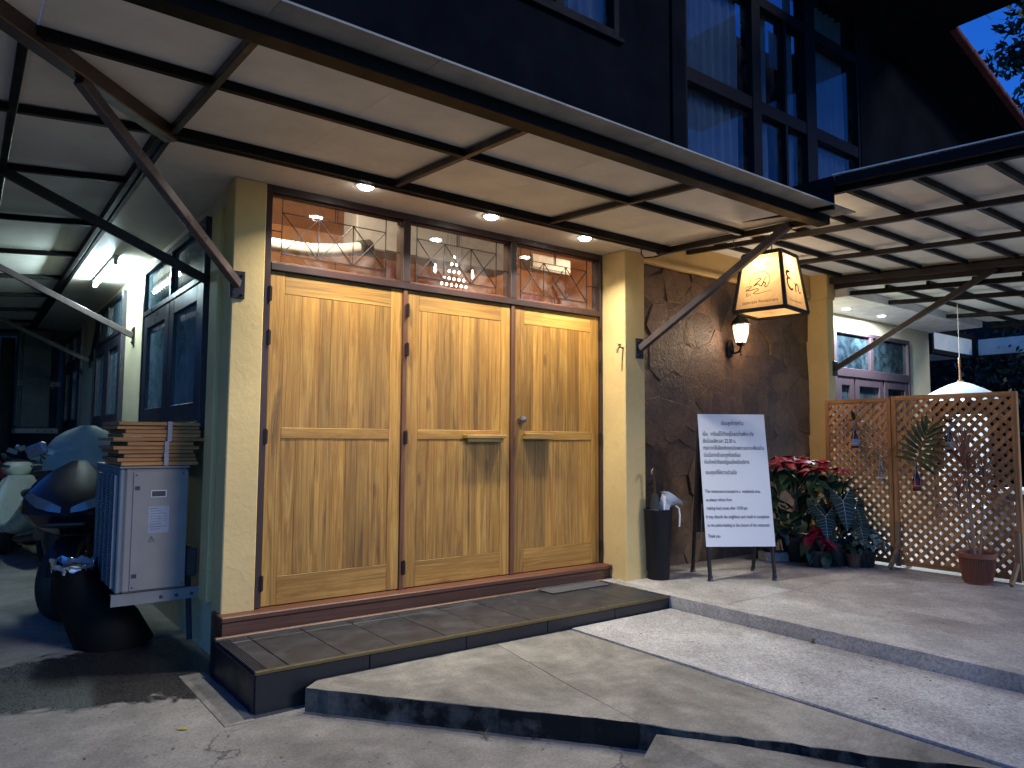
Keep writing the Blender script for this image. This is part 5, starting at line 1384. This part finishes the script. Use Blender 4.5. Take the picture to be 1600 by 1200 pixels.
# rubbish tub with a silver bag
RB = thing('rubbish_bin', 'slumped black rubbish tub under the air conditioner', 'bin', (-.72, 1.0, GZ))
secs = []
for z, cx, rx, ry in ((0, .08, .23, .25), (.02, .08, .24, .26), (.2, .0, .22, .25), (.36, -.11, .17, .24), (.50, -.165, .125, .23), (.52, -.17, .13, .235)):
    secs.append([(cx+rx*math.cos(2*math.pi*k/24)*(1+.05*math.sin(k*2.5+z*9)+.03*math.sin(k*5.1+z*23)), ry*math.sin(2*math.pi*k/24), z+(.02*math.sin(k*1.7) if z > .4 else 0)) for k in range(24)])
part('tub', MB().loft(secs), plain('black_tub_plastic', (.006, .006, .006), .75, spec=.15), RB, smooth=True)
SBg = thing('bin_bag', 'crumpled silver plastic liner showing at the rim of the black tub', 'plastic bag', (-.89, 1.0, .18))
mb = MB(); rg = random.Random(2); n_ = 26
for j in range(5):
    for i in range(n_):
        a = 2*math.pi*i/n_; k = j/4; rad = .96+.10*math.sin(k*3)+rg.uniform(-.1, .1)
        mb.v.append((.12*rad*math.cos(a), .215*rad*math.sin(a), [.0, .035, .055, .04, .0][j]+rg.uniform(-.02, .02)))
for j in range(4):
    for i in range(n_): mb.f.append((j*n_+i, j*n_+(i+1) % n_, (j+1)*n_+(i+1) % n_, (j+1)*n_+i))
part('liner', mb, plain('silver_film', (.50, .54, .58), .22, .5, spec=.9), SBg, smooth=True, ang=.5)

# ------------------------------------------------------------------ scooters (front faces -y)
tyre_m = plain('tyre_rubber', (.012, .012, .013), .7); rim_m = plain('dark_alloy_rim', (.06, .06, .065), .4, .7); seat_m = plain('black_seat_vinyl', (.014, .014, .015), .5)
chrome = plain('chrome_bar', (.55, .55, .57), .18, .95, bump=0); red_lens = plain('red_lamp_lens', (.55, .01, .015), .15, bump=0, coat=.8); clear_lens = plain('clear_lamp_lens', (.50, .52, .55), .1, bump=0, coat=.8)
def ell(cx, cy, cz, rx, ry, rz_, axis, n=20, p=2.4):
    out = []
    for k in range(n):
        a = 2*math.pi*k/n; c, s_ = math.cos(a), math.sin(a); c = math.copysign(abs(c)**(2/p), c); s_ = math.copysign(abs(s_)**(2/p), s_)
        out.append((cx+rx*c, cy+ry*s_, cz) if axis == 'z' else (cx+rx*c, cy, cz+rz_*s_))
    return out
def wheel(parent, c, r, w, name='wheel', steer=0.0):
    m = Matrix.Translation(c) @ Matrix.Rotation(steer, 4, 'Z') @ Matrix.Rotation(R(90), 4, 'Y')
    prof = [(r*.62, -w*.42), (r*.80, -w*.5), (r*.94, -w*.40), (r, -w*.12), (r, w*.12), (r*.94, w*.40), (r*.80, w*.5), (r*.62, w*.42), (r*.60, 0), (r*.62, -w*.42)]
    wl2 = part(name, MB().lathe(prof, n=36).tf(m), tyre_m, parent, 'black tyre', smooth=True)
    rm = MB().lathe([(r*.61, -w*.3), (r*.63, 0), (r*.61, w*.3), (r*.55, w*.2), (r*.54, 0), (r*.55, -w*.2), (r*.61, -w*.3)], n=36)
    for k in range(5):
        a = 2*math.pi*k/5; rm.bar((0, 0, 0), (r*.57*math.cos(a), r*.57*math.sin(a), 0), r*.14, w*.3, .004)
    rm.lathe([(r*.16, -w*.5), (r*.16, w*.5), (0, w*.5)], n=16)
    part('rim', rm.tf(m), rim_m, wl2, smooth=True, ang=.6)
def scooter(name, label, loc, rz, body, accent, screen=True, s=1.0, classic=False, plate=None, group='scooters and motorbikes parked along the alley'):
    S = thing(name, label, 'scooter' if 'scooter' in name else 'motorbike', loc, rz, group)
    S.scale = (s, s, s)
    wheel(S, (0, -.66, .285), .285, .135, steer=R(-22)); wheel(S, (0, .62, .265), .265, .14)
    fm_ = MB()
    prev = []
    secs = []
    for k in range(11):
        a = R(18+144*k/10); secs.append([(x, -.66-(.30+dz)*math.cos(a), .265+(.30+dz)*math.sin(a)) for x, dz in ((-.085, -.06), (-.08, .0), (-.04, .02), (.04, .02), (.08, .0), (.085, -.06), (.075, -.058), (.0, .005), (-.075, -.058))])
    part('front_fender', MB().loft(secs), body, S, smooth=True)
    part('fork', MB().tube([(-.085, -.66, .265), (-.085, -.50, .72)], .02, 8).tube([(.085, -.66, .265), (.085, -.50, .72)], .02, 8), rim_m, S, smooth=True)
    if classic:
        part('front_shield', MB().loft([ell(0, -.42, z, w, d, 0, 'z') for z, w, d in ((.28, .14, .05), (.36, .22, .07), (.55, .25, .075), (.75, .22, .07), (.88, .13, .06), (.92, .07, .05))]), body, S, smooth=True)
        part('glovebox_slot', MB().box(-.10, .10, -.349, -.338, .72, .76, .01), seat_m, S)
        nac = part('handlebar_cover', MB().loft([ell(0, -.42+.03*j, 0, 0, 0, 0, 'z') for j in range(0)] or [ell(0, -.40, z, w, d, 0, 'z') for z, w, d in ((.90, .06, .05), (.94, .13, .09), (1.0, .155, .11), (1.05, .14, .10), (1.07, .11, .08))]), body, S, smooth=True)
        part('instrument_dial', MB().lathe([(.075, 0), (.072, .012), (.0, .014)], (0, 0, 0), 24, (1.25, .8)).tf(Matrix.Translation((0, -.385, 1.065)) @ Matrix.Rotation(R(-22), 4, 'X')), plain('dial_dark', (.05, .05, .055), .25), nac, smooth=True)
        part('headlight', MB().lathe([(.075, 0), (.07, .02), (.0, .035)], n=20).tf(Matrix.Translation((0, -.505, .99)) @ Matrix.Rotation(R(90), 4, 'X')), clear_lens, nac, smooth=True)
    else:
        def sect(z, f, w, b): return [(0, f, z), (.42*w, f+.025, z), (.80*w, f+.09, z), (w, f+.20, z), (.93*w, b, z), (-.93*w, b, z), (-w, f+.20, z), (-.80*w, f+.09, z), (-.42*w, f+.025, z)]
        fg = part('front_fairing', MB().loft([sect(*q) for q in ((.60, -.70, .15, -.34), (.655, -.80, .24, -.34), (.75, -.85, .31, -.33), (.85, -.79, .315, -.32), (.95, -.69, .265, -.32), (1.04, -.58, .19, -.32), (1.11, -.50, .11, -.33))]), body, S, smooth=True, ang=.42)
        part('lower_cowl', MB().loft([sect(*q) for q in ((.20, -.36, .17, -.18), (.30, -.37, .24, -.18), (.48, -.37, .28, -.20), (.64, -.40, .30, -.24))]), seat_m, S, smooth=True, ang=.42)
        part('air_intake', MB().box(-.12, .12, -.862, -.80, .675, .70, .006), seat_m, fg)
        for sx in (-1, 1):
            part('headlight', MB().loft([[(sx*a, f, z0), (sx*a, f+.012, z1), (sx*a, f+.06, z1), (sx*a, f+.06, z0)] for a, f, z0, z1 in ((.03, -.852, .765, .80), (.10, -.845, .775, .835), (.19, -.805, .80, .87), (.265, -.72, .85, .895))]), plain('grey_lamp_lens', (.16, .17, .19), .12, bump=0, coat=.8), fg, smooth=True, ang=.4)
            part('turn_lamp', MB().obox(Matrix.Translation((sx*.305, -.56, .78)) @ Matrix.Rotation(sx*R(20), 4, 'Z'), .012, .05, .018, .008), plain('amber_lens', (.4, .14, .01), .2, bump=0), fg)
            part('side_panel', MB().loft([[(sx*(w+.006), y0, z), (sx*(w+.018), (y0+y1)/2, z), (sx*(w*.93+.008), y1, z), (sx*(w*.9), (y0+y1)/2, z)] for z, w, y0, y1 in ((.84, .312, -.56, -.36), (.94, .272, -.52, -.34), (1.03, .20, -.44, -.32), (1.17, .135, -.40, -.33), (1.21, .11, -.38, -.34))]), accent, S, smooth=True, ang=.5)
            part('brake_disc', MB().lathe([(.12, -.003), (.12, .003), (.05, .003), (.05, -.003)], n=24).tf(Matrix.Translation((sx*.078, -.66, .285)) @ Matrix.Rotation(R(90), 4, 'Y')), chrome, S)
        part('footboard', MB().box(-.24, .24, -.24, .12, .27, .31, .01), seat_m, S)
        part('side_stand', MB().tube([(-.12, .18, .26), (-.22, .30, .02), (-.26, .34, .012)], .014, 8), rim_m, S)
    part('leg_shield', MB().loft([ell(0, -.30, z, w, .05, 0, 'z') for z, w in ((.32, .20), (.5, .24), (.75, .22), (.92, .13))]), seat_m if not classic else body, S, smooth=True)
    part('rear_body', MB().loft([ell(0, y, z, w, 0, h, 'y') for y, z, w, h in ((-.30, .36, .19, .07), (-.1, .36, .20, .09), (.06, .46, .17, .17), (.25, .55, .20, .19), (.55, .60, .21, .17), (.82, .66, .17, .13), (.98, .70, .09, .07))]), body, S, smooth=True)
    part('seat', MB().loft([ell(0, y, z, w, 0, h, 'y') for y, z, w, h in ((.0, .70, .08, .03), (.12, .74, .14, .055), (.4, .76, .17, .06), (.6, .80, .16, .06), (.85, .83, .11, .045), (.92, .83, .05, .02))]), seat_m, S, smooth=True)
    part('handlebar', MB().tube([(-.33, -.24, 1.01), (-.18, -.30, 1.03), (0, -.36, 1.0), (.18, -.30, 1.03), (.33, -.24, 1.01)], .014, 8), rim_m, S, smooth=True)
    for sx in (-1, 1):
        part('grip', MB().tube([(sx*.22, -.285, 1.022), (sx*.34, -.235, 1.01)], .019, 10), seat_m, S, smooth=True)
        mr = part('mirror_stalk', MB().tube([(sx*.19, -.30, 1.03), (sx*.22, -.36, 1.10), (sx*.27, -.38, 1.15)], .008, 6), seat_m, S)
        part('mirror', MB().loft([ell(sx*(.265+.05*k), -.385, 1.18-.02*k*k+.0, .02+.045*math.sin(math.pi*(k*.5+.25)), .028, 0, 'z', 16, 3) for k in (0,)]) if False else MB().obox(Matrix.Translation((sx*.295, -.385, 1.185)) @ Matrix.Rotation(sx*R(22), 4, 'Y') @ Matrix.Rotation(sx*R(20), 4, 'Z'), .072, .028, .045, .024), accent, mr, smooth=True)
    if screen:
        mb = MB(); nx_ = 12; ny_ = 7
        for j in range(ny_+1):
            for i in range(nx_+1):
                u = i/nx_*2-1; k = j/ny_; w = .25*(1-.38*max(0, k-.45)**1.3/.45) if k > .45 else .25
                w *= math.sqrt(max(.02, 1-max(0, (k-.6)/.42)**2.2))
                mb.v.append((u*w, -.52+.19*k+.11*u*u, 1.04+.33*k))
        for j in range(ny_):
            for i in range(nx_):
                a = j*(nx_+1)+i; mb.f.append((a, a+1, a+nx_+2, a+nx_+1))
        part('windscreen', mb, M['screen'], S, smooth=True)
    if classic:
        part('tail_lamp', MB().lathe([(.075, 0), (.07, .02), (.04, .035), (0, .04)], n=24).tf(Matrix.Translation((.02, .955, .64)) @ Matrix.Rotation(R(-90), 4, 'X')), red_lens, S, smooth=True)
        for sx in (-1, 1): part('turn_lamp', MB().lathe([(.05, 0), (.045, .02), (0, .03)], n=20).tf(Matrix.Translation((sx*.125, .90, .60)) @ Matrix.Rotation(R(-80), 4, 'X')), clear_lens, S, smooth=True)
        part('grab_rail', MB().tube([(-.13, .55, .80), (-.14, .85, .83), (0, 1.0, .84), (.14, .85, .83), (.13, .55, .80)], .012, 8), chrome, S, smooth=True)
    else:
        part('tail_lamp', MB().box(-.07, .07, .98, 1.02, .66, .72, .015), red_lens, S)
    part('exhaust', MB().tube([(.16, .10, .26), (.2, .35, .28), (.21, .85, .36)], [.03, .05, .055], 12), rim_m, S, smooth=True)
    if plate:
        pp = part('number_plate', MB().box(-.11, .11, 1.03, 1.036, .42, .58, .004), plain('white_plate', (.7, .7, .72), .4), S)
        mb = MB(); vs, fs, wd = text_shape(plate, .15, .10)
        mb.add([(wd/2-a, 1.0375, .48+b) for a, b, c in vs], fs); part('lettering', mb, black_ink, pp)
    return S
M['screen'] = glass('smoked_windscreen', (.62, .68, .70), .05, 1.2, .5, (.42, .50, .47), .42)  # pale veil in the glass stands for tube light on the screen
navy = plain('navy_gloss_paint', (.006, .007, .013), .38, coat=.25, bump=0); greyblue = plain('silver_blue_paint', (.20, .23, .28), .28, .4, coat=.4, bump=0)
creamp = plain('cream_scooter_paint', (.50, .52, .42), .3, coat=.4, bump=0); redp = plain('red_motorbike_paint', (.22, .015, .02), .35, coat=.3, bump=0); blackp = plain('black_motorbike_paint', (.014, .014, .016), .35, coat=.3, bump=0)
scooter('maxi_scooter', 'large navy scooter with a smoked windscreen parked beside the near air conditioner', (-.62, 2.5, GZ), R(-17), navy, greyblue, True, 1.06)
scooter('scooter', 'cream scooter showing its round red tail lamp behind the navy scooter', (-.86, 5.2, GZ), R(196), creamp, chrome, False, 1.0, True)
scooter('motorbike', 'dark red motorbike with a white number plate beyond the cream scooter', (-1.16, 6.6, GZ), R(192), redp, blackp, False, .98, False, '7\u0e01\u0e1a')
scooter('motorbike', 'black motorbike parked against the wall at the far end of the alley', (-.60, 7.2, GZ), R(172), blackp, chrome, False, 1.0)
scooter('motorbike', 'black motorbike farthest along the alley beside the dark gate', (-1.05, 8.1, GZ), R(185), blackp, chrome, False, 1.0)
# alley end: dark gate and post
gt = thing('metal_gate', 'dark corrugated metal gate closing the end of the alley', 'gate', (-2.2, 9.9, GZ))
for k in range(14): part('sheet', MB().box(-1.6+k*.2, -1.6+k*.2+.194, -.02+.012*(k % 2), .02+.012*(k % 2), .05, 2.4, .004), plain('blue_black_metal', (.022, .028, .034), .5), gt)
part('top_rail', MB().box(-1.7, 1.25, -.05, -.022, 2.1, 2.16, .004), M['steel_black'], gt)
pq = thing('gate_post', 'black steel post at the end of the alley left of the far air conditioners', 'post', (-.98, 9.3, GZ))
part('shaft', MB().box(-.09, .09, -.09, .09, .012, 2.9, .006), M['steel_black'], pq); part('base_plate', MB().box(-.14, .14, -.14, .14, 0, .012, .002), M['steel_black'], pq)
wl3 = thing('end_wall', 'dark rendered wall crossing the end of the alley', 'wall', (0, 10.3, GZ))
part('wall', MB().box(-6, .1, 0, .15, 0, 3.2), plain('dark_render', (.06, .065, .06), .8), wl3)
nb = thing('boundary_wall', 'tall dark boundary wall along the far side of the alley', 'wall', (-3.6, 4, GZ))
part('wall', MB().box(-.1, .1, -4, 6.2, 0, 3.0), plain('dark_boundary_render', (.06, .065, .06), .8), nb)

# ================================================================== BEYOND THE LATTICE
# hanging parasol; the lamp and bulb in it are added to light the wing canopy
def cloth_through(name, c):
    t = NT(name); a = t.node('ShaderNodeBsdfTranslucent'); d_ = t.node('ShaderNodeBsdfDiffuse'); m_ = t.node('ShaderNodeMixShader')
    a.inputs[0].default_value = (*c, 1); d_.inputs[0].default_value = (*c, 1); m_.inputs[0].default_value = .5
    t.l.new(a.outputs[0], m_.inputs[1]); t.l.new(d_.outputs[0], m_.inputs[2]); t.l.new(m_.outputs[0], t.out.inputs[0]); t.n.remove(t.b); return t.m
PU = thing('hanging_parasol', 'white parasol hanging by a cord beyond the lattice, with an added lamp inside', 'parasol', (7.5, -1.05, 1.52))
n_ = 8
for k in range(n_):
    a0, a1 = 2*math.pi*k/n_, 2*math.pi*(k+1)/n_; mb = MB(); rows_ = [(0.02, .20), (.12, .165), (.25, .10), (.37, .03), (.41, .0)]
    for j, (r_, z) in enumerate(rows_):
        for i in range(5):
            a = a0+(a1-a0)*i/4; sag = 1-.03*math.sin(math.pi*i/4)*(j/4); mb.v.append((r_*sag*math.cos(a), r_*sag*math.sin(a), z+(.012*math.sin(math.pi*i/4)*(j/4))))
    for j in range(4):
        for i in range(4): mb.f.append((j*5+i, j*5+i+1, (j+1)*5+i+1, (j+1)*5+i))
    part('gore', mb, M['parasol'] if 'parasol' in M else M.setdefault('parasol', cloth_through('white_parasol_cloth', (.72, .78, .84))), PU, smooth=True)
part('ferrule', MB().lathe([(.03, .195), (.03, .215), (.012, .22), (.010, .36), (.014, .37), (.014, .47), (.006, .48)], n=14), wood('parasol_handle_wood', 'z', (.20, .10, .04), (.32, .17, .07), (.4, .22, .1)), PU, smooth=True)
part('cord', MB().tube([(0, 0, .48), (.005, 0, .7), (0, 0, 1.12)], .004, 6), cordm, PU)
part('shaft', MB().tube([(0, 0, .19), (0, 0, .06)], .009, 8), bl, PU)
L_ = bpy.data.lights.new('added_parasol_lamp', 'POINT'); L_.energy = 3; L_.color = (.70, .85, 1.0); L_.shadow_soft_size = .06
lo_ = bpy.data.objects.new('added_parasol_lamp', L_); COL.objects.link(lo_); lo_.parent = PU; lo_.location = (0, 0, .06)
part('bulb', MB().lathe([(.004, -.05), (.03, -.02), (.026, .02), (.01, .05)], n=14), emitter('added_cool_bulb', (.75, .88, 1.0), 5.0), PU, smooth=True)  # added bulb, brightens the parasol from inside
wp = thing('added_pale_partition', 'pale partition added for the bright patch in the lattice under the parasol', 'partition', (8.6, -.66, -.115))
part('panel', MB().box(-.02, .02, -.26, .26, .0, 1.50, .005), plain('white_partition_paint', (.40, .44, .48), .6), wp)  # added panel, makes the bright patch behind the slats
wt = thing('added_white_table', 'white table added for pale patches in the taller lattice screen', 'table', (8.0, -1.55, -.115))
part('tabletop', MB().box(-.45, .45, -.35, .35, .60, .63, .006), plain('white_table_paint', (.70, .73, .76), .5), wt)  # added table, a pale surface to brighten the lattice gaps
for sx in (-1, 1):
    for sy in (-1, 1): part('leg', MB().box(sx*.4-.02, sx*.4+.02, sy*.3-.02, sy*.3+.02, 0, .599, .003), plain('white_leg_paint', (.6, .62, .65), .5), wt)
def plastic_chair(loc, rz, label):
    Cc = thing('added_white_chair', label, 'chair', loc, rz, 'white chairs added behind the lattice'); m = plain('white_chair_plastic', (.70, .73, .76), .4)
    part('seat', MB().box(-.21, .21, -.21, .21, .42, .45, .01), m, Cc)  # added chairs, more pale surfaces behind the lattice gaps
    part('backrest', MB().box(-.21, .21, .19, .22, .46, .85, .012), m, Cc)
    for sx in (-1, 1):
        for sy in (-1, 1): part('leg', MB().bar((sx*.18, sy*.18, .42), (sx*.21, sy*.22, 0), .035, .035, .004), m, Cc)
plastic_chair((7.3, -1.15, -.115), R(35), 'white chair nearer the parasol, added for pale patches in the lattice'); plastic_chair((7.2, -2.05, -.115), R(120), 'white chair nearer the potted dracaena, added for pale patches in the lattice')
# far canopy with pale fascia panels
fc = thing('far_canopy', 'small far canopy with pale fascia panels in a dark frame', 'canopy', (16.2, 2.5, 3.0))
part('fascia_panel', MB().box(-.98, 1.05, -.02, .02, .05, .42, .004), M['panel'], fc); part('fascia_panel', MB().box(1.18, 1.22, -2.0, -.1, .05, .42, .004), M['panel'], fc)
part('beam', MB().box(-1.1, 1.2, -.05, .05, -.06, .045, .004), st_k, fc); part('beam', MB().box(-1.1, 1.2, -.05, .05, .425, .52, .004), st_k, fc)
for x in (-1.05, 1.12): part('post', MB().box(x-.05, x+.05, -.055, .055, .045, .425, .003), st_k, fc)
part('soffit_board', MB().box(-1.0, 1.1, .06, 3, .0, .02), M['panel'], fc)
for x in (-1.05, 1.12): part('leg_post', MB().box(x-.05, x+.05, 2.9, 3.0, -3.322, -.0, .003), st_k, fc)
# trees
def tree(name, label, loc, h, crown_c, rad, n, ls, seed, m, group=None):
    T = thing(name, label, 'tree', loc, 0, group); r_ = random.Random(seed); bark = plain('tree_bark', (.05, .04, .03), .9)
    top = Vector(crown_c)
    part('trunk', MB().tube([(0, 0, 0), (top.x*.2, top.y*.2, h*.35), (top.x*.6, top.y*.6, h*.65), tuple(top)], [.16, .13, .10, .05], 10), bark, T, smooth=True)
    cl = []
    for k in range(26):
        while True:
            v = Vector((r_.uniform(-1, 1), r_.uniform(-1, 1), r_.uniform(-1, 1)))
            if v.length < 1: break
        cl.append(top+Vector((v.x*rad[0], v.y*rad[1], v.z*rad[2])))
    lm = MB()
    for c in cl[:14]: lm.tube([tuple(top*.75+Vector((0, 0, h*.1))), tuple((top+c)/2), tuple(c)], [.05, .03, .012], 6)
    part('limbs', lm, bark, T)
    mb = MB()
    for k in range(n):
        c = r_.choice(cl); v = Vector((r_.gauss(0, 1), r_.gauss(0, 1), r_.gauss(0, .8)))*rad[0]*.17; p = c+v
        d = Vector((r_.uniform(-1, 1), r_.uniform(-1, 1), r_.uniform(-1.2, .3))).normalized(); s_ = d.cross(Vector((r_.uniform(-1, 1), r_.uniform(-1, 1), r_.uniform(-1, 1)))).normalized()
        L = ls*r_.uniform(.7, 1.3); w = L*.2
        mb.add([p, p+d*L*.45+s_*w, p+d*L, p+d*L*.45-s_*w], [(0, 1, 2, 3)])
    o = part('crown', mb, m, T); o['kind'] = 'stuff'
    return T
tl = leaf_mat('tree_leaf', (.030, .048, .022), .4)
tree('tree', 'dark tree with long leaves against the dusk sky at the upper right', (14.25, -.62, GZ), 8.0, (-.3, .1, 8.0), (1.35, 1.2, 1.9), 3400, .20, 3, tl, 'trees beyond the buildings')
tree('tree', 'dim tree standing beyond the far canopy', (20, 1.0, GZ), 4.0, (0, 0, 3.2), (2.6, 2.2, 2.2), 5200, .20, 4, tl, 'trees beyond the buildings')
tree('tree', 'speckled pale green tree at the right edge beyond the lattice', (15.3, -.4, GZ), 3.0, (0, 0, 2.0), (.85, .9, 1.3), 2600, .09, 5, leaf_mat('pale_tree_leaf', (.085, .12, .06), .4), 'trees beyond the buildings')
hd = thing('hedge', 'tall dark hedge closing the view beyond the terrace', 'hedge', (23, 1, GZ))
mb = MB(); r_ = random.Random(8)
for k in range(14000):
    p = Vector((r_.uniform(-.8, .8), r_.uniform(-9, 9), r_.uniform(0, 4.2))); d = Vector((r_.uniform(-1, 1), r_.uniform(-1, 1), r_.uniform(-1, .6))).normalized(); s_ = d.cross(Vector((0, .3, 1))).normalized()
    mb.add([p, p+d*.13+s_*.09, p+d*.3, p+d*.13-s_*.09], [(0, 1, 2, 3)])
o = part('foliage', mb, leaf_mat('hedge_leaf', (.022, .034, .018), .4), hd); o['kind'] = 'stuff'
part('stem_mass', MB().box(-.4, .4, -9, 9, 0, 7.0), plain('dark_twigs', (.012, .013, .010), .9), hd)
